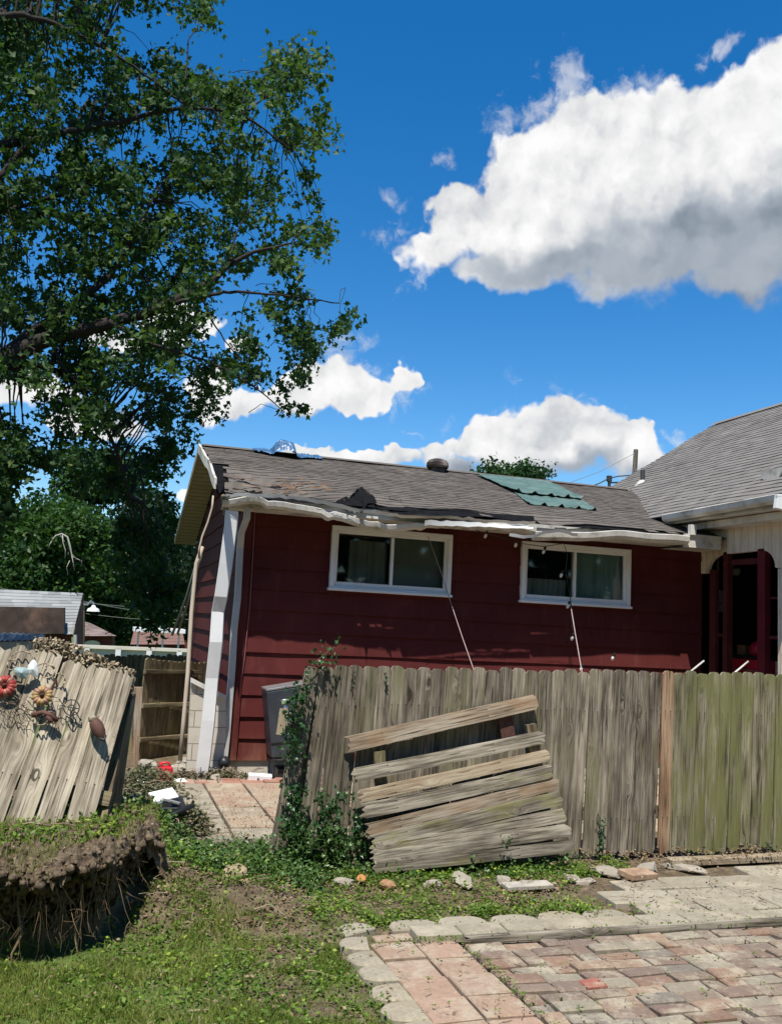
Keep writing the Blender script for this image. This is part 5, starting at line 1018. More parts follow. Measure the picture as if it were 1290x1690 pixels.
# ------------------------------------------------------------------ trees behind
def bgtree(px, topy, boty, halfw, Y, mat, label, seed, n=7000, lsz=.17, name='background_tree', base=-2., tb=.4, cat='tree', lean=0):
    r_ = random.Random(seed); c0, ct, cl = at(px, boty, 1, Y), at(px, topy, 1, Y), at(px - halfw, boty, 1, Y); H_ = ct.z - c0.z; Wd = (c0 - cl).length; root = empty(name, (c0.x, Y, base), label, cat, 'trees beyond the back fence' if cat == 'tree' else None)
    P_l, T_l = [], []; lobes = []
    for k in range(26):
        a = r_.uniform(0, 6.28); h = r_.random(); prof = math.sin(math.pi * (.12 + .80 * h)) ** .7; R_ = Wd * prof * r_.uniform(.35, .85); lobes.append((Vector((c0.x + R_ * math.cos(a) + lean * h, Y + R_ * math.sin(a) * .9, c0.z + H_ * (h * .94 + .02))), Wd * r_.uniform(.16, .32), r_.gauss(tb, .13)))
    lobes.append((Vector((c0.x + lean, Y, ct.z - Wd * .15)), Wd * .2, tb + .1))
    w_ = [l[1] ** 2 for l in lobes]
    for l in r_.choices(lobes, w_, k=n // 7):
        d = Vector((r_.gauss(0, 1), r_.gauss(0, 1), r_.gauss(0, 1))).normalized() * l[1] * r_.uniform(.55, 1.08); d.z *= .8; cc_ = l[0] + d; b_ = l[2] + r_.gauss(0, .1)
        for q in range(7): P_l.append(tuple(cc_ + Vector((r_.gauss(0, 1), r_.gauss(0, 1), r_.gauss(0, 1))) * lsz * 1.1)); T_l.append(min(1, max(0, b_ + r_.gauss(0, .12) + (.4 if r_.random() < .04 else 0))))
    v, f, tt = leafset(P_l, RNG.uniform(.7, 1.3, len(P_l)) * lsz, T_l, None, 'leaf', .2); leafobj('crown', [(v, f, tt)], mat, root)
    m_ = MB(); m_.tube([(c0.x, Y, base - .2), (c0.x + .1, Y, (base + c0.z) / 2), (c0.x, Y, c0.z + H_ * .3), (c0.x + lean * .7, Y, c0.z + H_ * .8)], [.05 * Wd + .08, .04 * Wd + .07, .035 * Wd + .05, .02], 8)
    for l in lobes[:9]: s = Vector((c0.x, Y, c0.z + H_ * r_.uniform(.0, .4))); m_.tube([s, s.lerp(l[0], .5) + Vector((0, 0, .1)), l[0]], [.05 + .012 * Wd, .04, .015], 5)
    m_.build('trunk', M['bark'], root, smooth=True); return root
bgtree(20, 850, 1010, 130, 44, M['leaf_far'], 'dense green tree at the far left behind the garage', 1, 15000, .26)
bgtree(88, 832, 1000, 120, 43, M['leaf_far'], 'sunlit bright green tree right behind the garage roof with a dead grey branch in front', 2, 17000, .24, tb=.5)
bgtree(150, 770, 1020, 150, 50, M['leaf_far'], 'tall loose green tree rising behind the bright green one', 3, 15000, .32, tb=.3)
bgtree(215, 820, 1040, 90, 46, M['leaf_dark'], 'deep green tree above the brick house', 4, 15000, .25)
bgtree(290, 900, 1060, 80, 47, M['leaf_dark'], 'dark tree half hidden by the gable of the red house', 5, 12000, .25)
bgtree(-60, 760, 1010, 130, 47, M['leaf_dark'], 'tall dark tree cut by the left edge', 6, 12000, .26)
bgtree(185, 990, 1060, 34, 44, M['leaf_far'], 'small rounded green tree directly right of the brick house roof', 7, 5000, .18, tb=.3)
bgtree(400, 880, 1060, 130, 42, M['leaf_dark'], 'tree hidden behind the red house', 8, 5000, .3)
bgtree(812, 770, 800, 34, 40, M['leaf_far'], 'small sparse treetop just left of the taller one over the green sheets', 9, 1600, .20, tb=.15)
bgtree(868, 766, 800, 38, 42, M['leaf_far'], 'rounded treetop showing over the ridge behind the green sheets', 10, 3000, .20, tb=.12)
dbp = [(85, 893), (92, 884), (102, 881), (111, 886), (115, 900), (118, 915), (128, 924)]
mb = MB(); K = lambda pts: [at(x_, y_, 1, 28.4) for x_, y_ in pts]
mb.tube(K(dbp), [.012, .018, .022, .026, .028, .02, .01], 6); mb.tube(K([(85, 893), (80, 903)]), .010, 5); mb.tube(K([(103, 882), (104, 896), (108, 908), (107, 922)]), [.018, .014, .012, .006], 5); mb.tube(K([(118, 915), (121, 930), (123, 942)]), [.014, .01, .005], 5); mb.tube(K([(115, 925), (110, 936), (112, 950)]), [.012, .01, .005], 5); mb.tube(K([(118, 918), (135, 926), (133, 935)]), [.01, .008, .004], 5); mb.tube(K([(98, 882), (104, 890)]), .009, 5)
tag(mb.build('dead_branch', tinted('bare_grey_branch', (.30, .27, .23), (.45, .42, .36)), smooth=True), 'bare pale grey dead branch hooked over in front of the bright green tree', 'branch')
# ------------------------------------------------------------------ fallen poles, ropes and string lights
mb = MB(); mb.tube([at(*p, 1, 9.2) for p in ((352, 818), (350, 838), (343, 862), (334, 885), (329, 905), (328, 922))], .011, 6); tag(mb.build('loose_cable', M['cream'], None, smooth=True), 'cream loose trim strip curling down from the broken gable corner', 'cable')
for i, (a, b_, c_, lb) in enumerate((((331, 906), (308, 985), (284, 1048), 'left of two thin green grey poles leaning from the gable towards the rear fence'), ((332, 915), (312, 990), (293, 1046), 'right of two thin green grey poles leaning from the gable towards the rear fence'))):
    mb = MB(); mb.tube([at(*a, 1, 9.4), at(*b_, 1, 9.8), at(*c_, 1, 10.2)], .014, 7); tag(mb.build('pole', M['greywire'], None, smooth=True), lb, 'pole', 'thin poles leaning by the gable')
mb = MB(); mb.tube([at(706, 885, 1, 8.70), at(728, 945, 1, 8.70), at(742, 990, 1, 8.68), at(762, 1050, 1, 8.3), at(790, 1130, 1, 7.8), at(800, 1180, 1, 7.4)], .0042, 6); tag(mb.build('rope', M['rope'], None, smooth=True), 'pale cord hanging below the left window', 'rope')
lt = empty('string_lights', at(900, 900, 1, 8.6), 'fallen string of bulbs drooping over the right window and down to the fence', 'string lights')
mb = MB(); W1 = [(700, 872), (702, 868), (730, 869), (780, 873), (800, 880), (850, 893), (862, 897), (897, 902), (930, 897), (936, 915), (933, 945), (938, 970), (942, 995), (943, 1030), (946, 1052)]
mb.tube([at(x_, y_, 1, 8.66 if i > 0 else 8.7) for i, (x_, y_) in enumerate(W1)], .0045, 5); mb.build('cable', M['darkwire'], lt, smooth=True)
mb = MB(); mb.tube([at(941, 997, 1, 8.64), at(948, 1040, 1, 8.4), at(960, 1110, 1, 7.9), at(966, 1150, 1, 7.6)], .0052, 6); mb.build('cord', M['rope'], lt, smooth=True)
for (x_, y_) in ((801, 884), (851, 899), (897, 910), (926, 949), (937, 1000), (944, 1053), (1011, 1086), (959, 1104)):
    c_ = at(x_, y_, 1, 8.62 if y_ < 1060 else 8.5); mb = MB(); mb.rev(c_, [(.004, -.03), (.013, -.02), (.017, 0), (.010, .018), (.009, .02)], 10, (.2, -.3, .9)); b_ = mb.build('bulb', M['window_white'], lt, smooth=True); mb = MB(); mb.rev(c_ + Vector((.004, -.006, .018)), [(.013, 0), (.014, .03), (.006, .035)], 8, (.2, -.3, .9)); s_ = mb.build('socket', M['black'], b_)
# ------------------------------------------------------------------ things on the rear patio
gc_ = at(270, 1289, 2, .06); can = empty('gas_can', gc_, 'small bright red plastic fuel can on a white board by the rear fence', 'fuel can')
mb = MB(); mb.box(gc_ + Vector((0, 0, .062)), (.145, .11, .12), Matrix.Rotation(.2, 3, 'Z'), taper=.86); mb.build('body', M['redplastic'], can, bevel=.014)
mb = MB(); mb.tube([gc_ + Vector(p) for p in ((-.05, 0, .118), (-.04, 0, .15), (.03, 0, .152), (.045, 0, .12))], .010, 8); mb.build('handle', M['redplastic'], can, smooth=True); mb = MB(); mb.rev(gc_ + Vector((-.035, -.02, .12)), [(.018, 0), (.018, .025), (.006, .03)], 10); mb.build('cap', M['redplastic'], can)
def loose(name, mat, p, d, rot, label, cat, group=None, bev=.004):
    mb = MB(); mb.box((0, 0, 0), d); o = mb.build(name, mat, None, bevel=bev, mw=Matrix.Translation(p) @ rot.to_4x4()); return tag(o, label, cat, group)
E3 = lambda x, y, z: Matrix.Rotation(z, 3, 'Z') @ Matrix.Rotation(y, 3, 'Y') @ Matrix.Rotation(x, 3, 'X')
loose('white_board', M['whitefoam'], at(264, 1291, 2, .035), (.44, .12, .03), E3(.05, .0, .1), 'white board lying under the red fuel can', 'board')
loose('foam_piece', M['whitefoam'], at(429, 1283, 2, .06), (.21, .08, .05), E3(.1, .05, -.1), 'white foam piece lying against the foot of the red wall', 'foam piece')
for (x_, y_, L_, w_, rt, lb, mt_) in ((394, 1272, .20, .15, (.9, -.35, .2), 'tan wood offcut tilted against the wall corner', 'fresh_wood'), (377, 1283, .16, .10, (1.1, -.5, -.2), 'greyish split board leaning behind the tan offcut', 'grey_wood')):
    p = at(x_, y_ - 4, 2, .05); a = Vector((math.cos(rt[1]) * L_ / 2, 0, -math.sin(rt[1]) * L_ / 2)); tag(plank('board_offcut', None, p - a * .9, p + a * 1.1 + Vector((0, .05, .0)), w_, .02, M[mt_], (0, -1, .6), 'torn', 'flat'), lb, 'offcut')
def rockobj(p, r, sc, seed, label, group=None, mat=None, name='rock', cat='rock'):
    bm = bmesh.new(); bmesh.ops.create_icosphere(bm, subdivisions=3, radius=1)
    for v_ in bm.verts:
        n_ = v_.co.normalized(); q = n_ * 1.0; k = 1 + .38 * noise.noise(q * 1.4 + Vector((seed * 3.1, 0, 0))) + .14 * noise.noise(q * 4 + Vector((seed, 0, 0))); c_ = q * k
        for ax_ in (Vector((.3, .2, 1)), Vector((-1, .3, .4)), Vector((.6, -1, .3)), Vector((.9, .8, .1))):
            a_ = ax_.normalized(); d_ = c_.dot(a_); 
            if d_ > .72: c_ -= a_ * (d_ - .72)
        v_.co = Vector((c_.x * sc[0], c_.y * sc[1], c_.z * sc[2])) * r
    me = bpy.data.meshes.new(name); bm.to_mesh(me); bm.free(); o = link(name, me, mat or M['rock'], None, Matrix.Translation(p) @ Matrix.Rotation(seed * 1.7, 4, 'Z')); return tag(o, label, cat, group)
for i, (x_, y_, r, sc, lb) in enumerate(((355, 1284, .06, (1.1, .8, .7), 'cream lump of mortar at the foot of the white fascia cover'), (296, 1268, .10, (1.2, .8, .4), 'flat pale stone beside the red fuel can'), (246, 1262, .11, (1.6, .7, .4), 'flat pale stone behind the red fuel can'), (305, 1256, .09, (1, .8, .5), 'pale stone at the foot of the corner pipe'), (412, 1280, .05, (1.3, .8, .6), 'small cream stone between the offcut and the foam piece'))): rockobj(at(x_, y_, 2, .05), r, sc, i + 1, lb)
# smoker cabinet leaning at the wall
sm = empty('smoker_cabinet', at(475, 1285, 2, .05), 'tilted dark grey metal smoker cabinet with silver knobs beside the ivy covered fence end', 'smoker')
q00, q10, q11, q01 = at(449, 1252, 1, 8.35), at(515, 1246, 1, 8.35), at(512, 1129, 1, 8.35), at(440, 1141, 1, 8.35)
def slabq(pts, th, name, mat, par, bev=.006):
    mb = MB(); mb.v += [tuple(p) for p in pts] + [tuple(p + Vector((0, th, 0))) for p in pts]; mb.face((0, 1, 2, 3)); mb.face((7, 6, 5, 4)); [mb.face((k, (k + 1) % 4, 4 + (k + 1) % 4, 4 + k)) for k in range(4)]; return mb.build(name, mat, par, bevel=bev)
slabq([q00, q10, q11, q01], .3, 'body', M['charcoal'], sm, .01); o3 = Vector((0, -.012, 0)); slabq([q00.lerp(q01, .22) + o3, q10.lerp(q11, .22) + o3, q10.lerp(q11, .985) + o3, q00.lerp(q01, .985) + o3], .02, 'door', M['charcoal'], sm, .006)
slabq([q01 + Vector((0, -.01, 0)), q11 + Vector((0, -.01, 0)), q11 + Vector((0, -.01, .018)), q01 + Vector((0, -.01, .018))], .31, 'top_edge', M['steel'], sm, .003)
mb = MB(); mb.tube([at(463, 1158, 1, 8.30), at(466, 1156, 1, 8.28), at(475, 1155, 1, 8.28), at(478, 1157, 1, 8.30)], .008, 8); mb.build('handle', M['steel'], sm, smooth=True)
for (x_, y_, r) in ((471, 1168, .022), (471, 1175, .026), (474, 1190, .042)): mb = MB(); mb.rev(at(x_, y_, 1, 8.32), [(r, 0), (r, .015), (r * .5, .022), (.001, .024)], 18, (0, -1, 0)); mb.build('knob', M['steel'], sm, smooth=False, bevel=.002)
mb = MB(); mb.tube([at(453, 1252, 1, 8.34), at(450, 1287, 1, 8.34)], .010, 6); mb.tube([at(444, 1252, 1, 8.5), at(443, 1285, 1, 8.5)], .010, 6); mb.tube([at(512, 1248, 1, 8.34), at(512, 1287, 1, 8.34)], .010, 6); mb.tube([at(447, 1256, 1, 8.36), at(512, 1252, 1, 8.36)], .012, 6); [mb.tube([at(x_, 1254, 1, 8.45), at(x_, 1274, 1, 8.45)], .004, 5) for x_ in (458, 462, 466)]; mb.build('stand', M['black'], sm)
mb = MB(); mb.box(at(478, 1262, 1, 8.42), (.09, .1, .06)); mb.build('drip_tray', M['steel'], sm, bevel=.005); mb = MB(); mb.box(at(480, 1276, 1, 8.5), (.28, .2, .11)); mb.build('base', M['black'], sm, bevel=.01)
# black tub with rubbish in it
tub = empty('plastic_tub', at(222, 1360, 2, .03), 'low black plastic tub full of rubbish beside the leaning boards', 'tub')
t00, t10, t11, t01 = at(176, 1372, 1, 6.15), at(262, 1372, 1, 6.2), at(268, 1335, 1, 6.6), at(176, 1335, 1, 6.6)
x0, x1, y0, y1, zb, zt = .12, .62, 6.18, 6.62, .03, .24
mb = MB()
def tubring(sx_, sy_, z): cx_, cy_ = (x0 + x1) / 2, (y0 + y1) / 2; hx, hy = (x1 - x0) / 2 * sx_, (y1 - y0) / 2 * sy_; return [(cx_ + hx * a, cy_ + hy * b, z) for a, b in ((-1, -.8), (-.8, -1), (.8, -1), (1, -.8), (1, .8), (.8, 1), (-.8, 1), (-1, .8))]
rg = [tubring(.80, .80, zb), tubring(.96, .96, zt), tubring(1.06, 1.06, zt), tubring(1.06, 1.06, zt - .02), tubring(1.0, 1.0, zt + .006), tubring(.93, .93, zt), tubring(.78, .78, zb + .02)]; bs = []
for r_ in rg: bs.append(len(mb.v)); mb.v += r_
for a, b in zip(bs, bs[1:]):
    for k in range(8): mb.face((a + k, a + (k + 1) % 8, b + (k + 1) % 8, b + k))
mb.face([bs[0] + k for k in range(8)]); mb.face([bs[-1] + k for k in range(8)]); mb.build('tub', M['black'], tub)
mb = MB(); mb.tube([(x0 - .03, y0, zt - .02), (.3, 6.08, zt - .05), (.5, 6.06, zt - .03), (x1 + .05, 6.12, zt + .03)], .016, 8); mb.build('rim_tube', M['black'], tub, smooth=True)
for (p, d, r_, m_, lb) in (((.50, 6.45, .27), (.17, .12, .015), (.35, -.15, .3), 'whitefoam', 'cream sheet lying on the rubbish in the black tub'), ((.55, 6.34, .25), (.16, .02, .02), (0, .3, .5), 'grey_white', 'grey metal strip in the black tub'), ((.45, 6.32, .245), (.20, .03, .012), (.2, -.1, .2), 'steel', 'thin steel strip in the black tub'), ((.33, 6.42, .24), (.22, .06, .02), (.1, .1, -.5), 'grey_wood', 'grey board in the black tub')): loose('scrap', M[m_], Vector(p), d, E3(*r_), lb, 'scrap')
# ------------------------------------------------------------------ torn-out root block
def blades(pts, h, w, tint, lean=.5):
    n = len(pts); p = np.asarray(pts, float); h = np.asarray(h).reshape(-1, 1); a = RNG.uniform(0, 6.28, n); d = np.stack([np.cos(a), np.sin(a), np.zeros(n)], 1); l = RNG.uniform(0, 6.28, n); ld = np.stack([np.cos(l), np.sin(l), np.zeros(n)], 1) * (RNG.uniform(.1, 1, n) * lean)[:, None]
    up = np.array([0, 0, 1.]); w = np.asarray(w).reshape(-1, 1); mid = p + h * .55 * (up + ld * .35); tip = p + h * (up * (1 - .25 * np.linalg.norm(ld, axis=1, keepdims=True)) + ld)
    V = np.stack([p - d * w, p + d * w, mid + d * w * .7, mid - d * w * .7, tip], 1).reshape(-1, 3); k = np.arange(n)[:, None, None] * 5; F_ = (k + np.array([(0, 1, 2), (0, 2, 3), (3, 2, 4)])[None]).reshape(-1, 3); return V, F_, np.repeat(np.asarray(tint), 3)
rb = empty('root_block', (-.2, 4.5, 0), 'torn out block of soil and rotten roots at the lower left with fibrous face', 'root block')
lipz = lambda x: .022 * math.sin(x * 9) + .06 * fbm(x * 5, 2) + .03 * fbm(x * 18, 4) - .05 * sstep(.1, .4, x)
def facef(a, b):
    x = lerp(-1.3, .41, a); z = lerp(-.05, .38 + lipz(x), b); g_ = fbm(x * 14, z * 2.2, 5); y = fr(x) + .16 * math.sin(math.pi * (1 - b) * .55) * (1 - b * b) + .045 * g_ + .022 * fbm(x * 45, z * 3, 1) + .10 * (1 - b) ** .5 * (1 if b < .96 else 0)
    y -= .05 * sstep(.80, .95, b) + .03 * fbm(x * 10, z * 20, 7) * sstep(.7, .9, b); return (x, y, z)
mt, t, out = newmat('rotten_root_face'); co = objco(t); nv_ = t.noise(t.vm('MULTIPLY', co, (1, 1, .12)), 30., 7, .7); nb = t.noise(co, 4., 5, .6); nf_ = t.noise(co, 40., 6, .7)
c = t.ramp(nv_, ((.30, (.008, .006, .005)), (.52, (.035, .022, .014)), (.72, (.12, .065, .033)))); c = t.mix(t.ss(nb, .55, .70, 0, .8), c, t.ramp(nv_, ((.3, (.04, .018, .009)), (.7, (.32, .15, .06)))))
s3 = t.n('ShaderNodeSeparateXYZ'); t.set(s3.inputs[0], co); c = t.mix(t.ss(t.math('ADD', s3.outputs[2], t.math('MULTIPLY', t.math('SUBTRACT', nf_, .5), .25)), .24, .36), c, t.ramp(nf_, ((.3, (.03, .022, .015)), (.7, (.17, .125, .085))))); pbr(t, out, c, .97, t.math('ADD', nv_, nf_), 1., .02, 0, .1); M['rootface'] = mt
sheet(facef, 300, 60, 'torn_face', mt, 0, True, rb)
def capf(a, b):
    x = lerp(-1.3, .47, a); y0_ = fr(min(x, .41)) - .05; y = lerp(y0_, y0_ + .75 + .0, b); h = hgt(x, y) + .03; z0 = .38 + lipz(x); s = sstep(0, .30, b); edge = sstep(.48, .31, x + .03 * math.sin(y * 20)); z = lerp(z0 + .02, max(h, .40) if edge > .5 else h, s) + .030 * fbm(x * 7, y * 7) + .028 * fbm(x * 24, y * 24) + .014 * fbm(x * 70, y * 70) + .03 * math.sin(math.pi * min(1, b * 3)); z = lerp(hgt(x, y) - .02, z, edge); z -= .06 * (1 - sstep(0, .08, b)); return (x, y, z)
mt, t, out = newmat('root_soil'); co = objco(t); n = t.noise(co, 22., 10, .75); n2 = t.noise(co, 5., 5, .6); c = t.ramp(n, ((.30, (.045, .033, .022)), (.48, (.16, .118, .08)), (.72, (.38, .30, .21)))); pbr(t, out, c, .98, n, 1., .03, 0, .1); M['soil'] = mt
sheet(capf, 240, 110, 'soil_cap', mt, 0, True, rb)
mb = MB(); rr = random.Random(8)                              # clods under the lip
for k in range(620):
    x = rr.uniform(-.9, .40); b = rr.uniform(.50, 1.); p = Vector(facef((x + 1.3) / 1.71, b)); s = rr.uniform(.008, .034) * (.6 + .6 * b); mb.box(p + Vector((0, -.01, 0)), (s, s, s * .8), Matrix.Rotation(rr.uniform(0, 3), 3, Vector((rr.random(), rr.random(), .3)).normalized()), rr.random(), None, .7)
for k in range(900):
    a_ = rr.uniform(.2, .98); b_ = rr.random() ** 1.5 * .8; p = Vector(capf(a_, b_)); s = rr.uniform(.005, .022); mb.box(p, (s * 1.3, s, s * .8), Matrix.Rotation(rr.uniform(0, 3), 3, Vector((rr.random(), rr.random(), .3)).normalized()), rr.random(), None, .7)
mb.build('clod', M['soil'], rb, smooth=True)
cp_ = [capf(rr.uniform(.2, .98), rr.random()) for k in range(1500)]; tc_ = [p for p in cp_]
v, f, tt = leafset([(p[0], p[1], p[2] + .004) for p in tc_], RNG.uniform(.008, .022, len(tc_)), RNG.uniform(0, 1, len(tc_)), .5); leafobj('dry_leaves', [(v, f, tt)], M['straw'], rb)
cp_ = [capf(rr.uniform(.2, .98), rr.uniform(.0, 1)) for k in range(9000)]; cp_ = [p for p in cp_ if fbm(p[0] * 5, p[1] * 5, 3) > -.02 or p[1] > fr(p[0]) + .35]
leafobj('grass_tufts', [blades(cp_, RNG.uniform(.02, .06, len(cp_)), RNG.uniform(.001, .002, len(cp_)), RNG.uniform(.2, 1, len(cp_)), 1.1)], M['grass'], rb)
mb = MB()
for k in range(150):                                           # hanging roots
    x = rr.uniform(-.55, .38) if k > 90 else rr.gauss(-.14 if k % 2 else .10, .09); b = rr.uniform(.25, .95); p = Vector(facef((x + 1.3) / 1.71, b)) + Vector((0, -.02, 0)); L_ = rr.uniform(.06, .32); pts = [p]; d = Vector((rr.uniform(-.6, .6), rr.uniform(-.25, .02), -1)).normalized()
    for s in range(6): d = (d + Vector((rr.uniform(-.35, .35), rr.uniform(-.1, .1), rr.uniform(-.4, .15)))).normalized(); q = pts[-1] + d * L_ / 6; q.z = max(q.z, .0); pts.append(q)
    r0 = rr.uniform(.0010, .0028) * (1.0 if rr.random() < .96 else 1.8); mb.tube(pts, [lerp(r0, .0006, s / 6) for s in range(7)], 5, False, rr.random())
    for bq in range(rr.choice((0, 1, 2, 3))):
        q = pts[rr.randint(1, 5)]; d = Vector((rr.uniform(-1, 1), rr.uniform(-.5, .1), rr.uniform(-.9, .2))).normalized() * L_ * rr.uniform(.15, .4); e1 = q + d * .5 + Vector((0, 0, rr.uniform(-.01, .01))); e2 = q + d + Vector((rr.uniform(-.01, .01), 0, -.01)); mb.tube([q, e1, e2], [r0 * .6, r0 * .4, .0004], 4, False, rr.random())
for (x, w_) in ((-.225, .006), (.02, .005)):
    p = Vector(facef((x + 1.3) / 1.71, .72)) + Vector((0, -.03, 0)); mb.tube([p + Vector((.02 * math.sin(s * 2 + x * 9), -.012 * s, -s * .075)) for s in range(5)], [w_ * .45, w_ * .7, w_, w_ * .8, .003], 7, True, .6)
mb.build('root', tinted('orange_brown_root', (.07, .045, .025), (.34, .23, .13), .95, .8, 60), rb, smooth=True)
# ------------------------------------------------------------------ lawn, weeds, litter (uncountable)
def scatter(n, fn, x0, x1, y0, y1):
    out_ = []
    while len(out_) < n:
        x, y = random.uniform(x0, x1), random.uniform(y0, y1)
        if random.random() < fn(x, y): out_.append((x, y, hgt(x, y)))
    return out_
def patio_edge(x, y): 
    return (x > 1.16 + .03 * math.sin(y * 30) and y < 4.36) or (x > 1.30 and y < 4.52) or (x > 2.75 + (y - 4.5) * .15 and y < 5.2)
def lawnf(x, y):
    if patio_edge(x, y) or (x < .46 and y > fr(x) + .02): return 0
    bare = sstep(.50, .66, .5 + .5 * fbm(x * 2.2, y * 2.2, 8) + .22 * sstep(.25, .95, x) + .10 * sstep(4.2, 4.6, y)); return (1 - .93 * bare) * sstep(5.0, 4.5, y + .25 * (x - .6))
P1_ = scatter(62000, lawnf, -1.1, 1.7, 2.85, 5.0); n = len(P1_); tn = np.clip(np.array([.45 + .45 * fbm(p[0] * 1.8, p[1] * 1.8, 2) for p in P1_]) + RNG.normal(0, .2, n), 0, 1)
gr = leafobj('lawn_grass', [blades(P1_, RNG.uniform(.016, .060, n), RNG.uniform(.0009, .0020, n), tn, .9)], M['grass']); tag(gr, 'short green lawn grass at the lower left', 'grass', kind='stuff')
def groundplants(n, fn, box, hs, ls, mat, name, label, cat, per=7, flat=.5, sp=.03, kind='stuff', zo=0):
    pts = scatter(n, fn, *box); C_, S_, T_ = [], [], []
    for (x, y, z) in pts:
        b = random.gauss(.5, .2); hh = random.uniform(*hs)
        for k in range(per): s = random.random(); C_.append((x + random.gauss(0, sp), y + random.gauss(0, sp), z + zo + hh * s + .004)); S_.append(random.uniform(*ls)); T_.append(min(1, max(0, b + .2 * (s - .5) + random.gauss(0, .13))))
    o = leafobj(name, [leafset(C_, S_, T_, flat)], mat); return tag(o, label, cat, kind=kind) if label else o
def weedf(x, y):
    if patio_edge(x, y) and not (x > 1.3 and 4.50 < y < 4.58) or y > 5.56 and x > 1.3 or (x < .46 and y > fr(x) - .05 and y < 4.9): return 0
    m_ = .62 + .5 * fbm(x * 3.2, y * 3.2, 4); base = .16 + 1.2 * sstep(.48, .70, m_); strip_ = max(math.exp(-((y - 5.42) / .16) ** 2) * (1 if x > 1 else .5), .55 * math.exp(-((y - 4.62) / .10) ** 2) * (x > 1.1) * (x < 2.7)); return min(1, base * (.16 + strip_) * (1 if x < 3.1 else .35))
groundplants(4600, weedf, (-.9, 3.4, 3.1, 5.58), (.01, .06), (.012, .028), M['leaf_weed'], 'broadleaf_weeds', 'bright yellow green weeds scattered between the lawn and the fence', 'weeds', 8)
def lawnw(x, y): return lawnf(x, y) * (.3 + .7 * sstep(.45, .6, .5 + .5 * fbm(x * 4, y * 4, 9)))
groundplants(2600, lawnw, (-1.1, 1.4, 2.9, 4.7), (.004, .022), (.008, .016), M['leaf_weed'], 'clover', 'small clover leaves mixed into the lawn', 'clover', 7, .4, .018)
def vincaf(x, y):
    if patio_edge(x, y): return 0
    a = math.exp(-((y - 5.44) / .13) ** 2) * sstep(3.3, 2.6, x) * (x > .9) * (.25 + sstep(.4, .62, .5 + .5 * fbm(x * 4, y * 2, 6))); b = (x < 1.3) * sstep(4.95, 5.2, y) * sstep(6.2, 5.8, y) * (.25 + .75 * sstep(.42, .6, .5 + .5 * fbm(x * 3, y * 3, 1))); return min(1, a + b)
groundplants(2300, vincaf, (-1.2, 3.4, 4.85, 6.1), (.01, .12), (.018, .038), M['leaf_vinca'], 'ground_ivy', 'dark ivy and low plants creeping along the foot of the fence and the raised bed', 'ground ivy', 8, .5, .04)
def bedf(x, y): return (x < .75) * sstep(fr(min(x, .46)) + .02, fr(min(x, .46)) + .30, y) * sstep(5.6, 5.2, y) * (.2 + .8 * sstep(.40, .6, .5 + .5 * fbm(x * 4, y * 4, 12)))
groundplants(1500, bedf, (-1.0, .75, 4.3, 5.6), (.0, .07), (.014, .034), M['leaf_weed'], 'bed_plants', 'pale green low plants on top of the root block', 'plants', 8, .5, .035, zo=.02)
def litterf(x, y):
    if (x < .46 and y < 4.6 and y > fr(x) - .05): return 0
    if x < 1.2 and y < 4.5: return .12
    if x > 1.3 and y < 4.25: return .045 * sstep(.5, .7, .5 + .5 * fbm(x * 2, y * 2, 31))
    if x > 2.8 and y < 5.3: return .16 * sstep(.45, .7, .5 + .5 * fbm(x * 2, y * 3, 33))
    return (.25 + .75 * sstep(.45, .65, .5 + .5 * fbm(x * 2.6, y * 2.6, 20)))
pts = scatter(9000, litterf, -.9, 5.0, 3.0, 5.6); C_ = [(x, y, z + .012 + random.random() * .02 + (.045 if x > 2.8 and y > 4.3 else .018 if x > 1.3 and y < 4.3 else 0)) for x, y, z in pts]
o = leafobj('dry_litter', [leafset(C_, RNG.uniform(.008, .028, len(C_)), np.clip(RNG.normal(.5, .25, len(C_)), 0, 1), .25)], M['straw']); tag(o, 'dry leaf fragments and wood chips strewn over soil and paving', 'litter', kind='stuff')
pts = [(random.uniform(.6, 2.2), 6.12 + 1.9 * random.random() ** 2.2) for k in range(2600)]
o = leafobj('sawdust', [leafset([(x, y, .052 + random.random() * .008) for x, y in pts], RNG.uniform(.006, .022, len(pts)), RNG.uniform(.3, 1, len(pts)), .2)], M['straw']); tag(o, 'pale chips and dry scraps spread over the rear patio', 'litter', kind='stuff')
def jointf(x, y): return .9 * max(math.exp(-((x - 1.768) / .02) ** 2) * (y < 4.2), math.exp(-((y - 4.245) / .03) ** 2), math.exp(-((y - 4.41) / .015) ** 2)) * (x > 1.3) + .02 * (x > 1.3) * (y < 4.25)
pj = scatter(520, jointf, 1.3, 4.6, 3.0, 4.9); Cj = [(x + random.gauss(0, .008), y + random.gauss(0, .008), .012 + random.random() * .018) for x, y, z in pj for k in range(4)]
o = leafobj('joint_weeds', [leafset(Cj, RNG.uniform(.007, .018, len(Cj)), RNG.uniform(.2, .8, len(Cj)), .5)], M['leaf_weed']); tag(o, 'tiny weeds sprouting from the joints of the brick patio', 'weeds', kind='stuff')
mb = MB(); rr = random.Random(21)
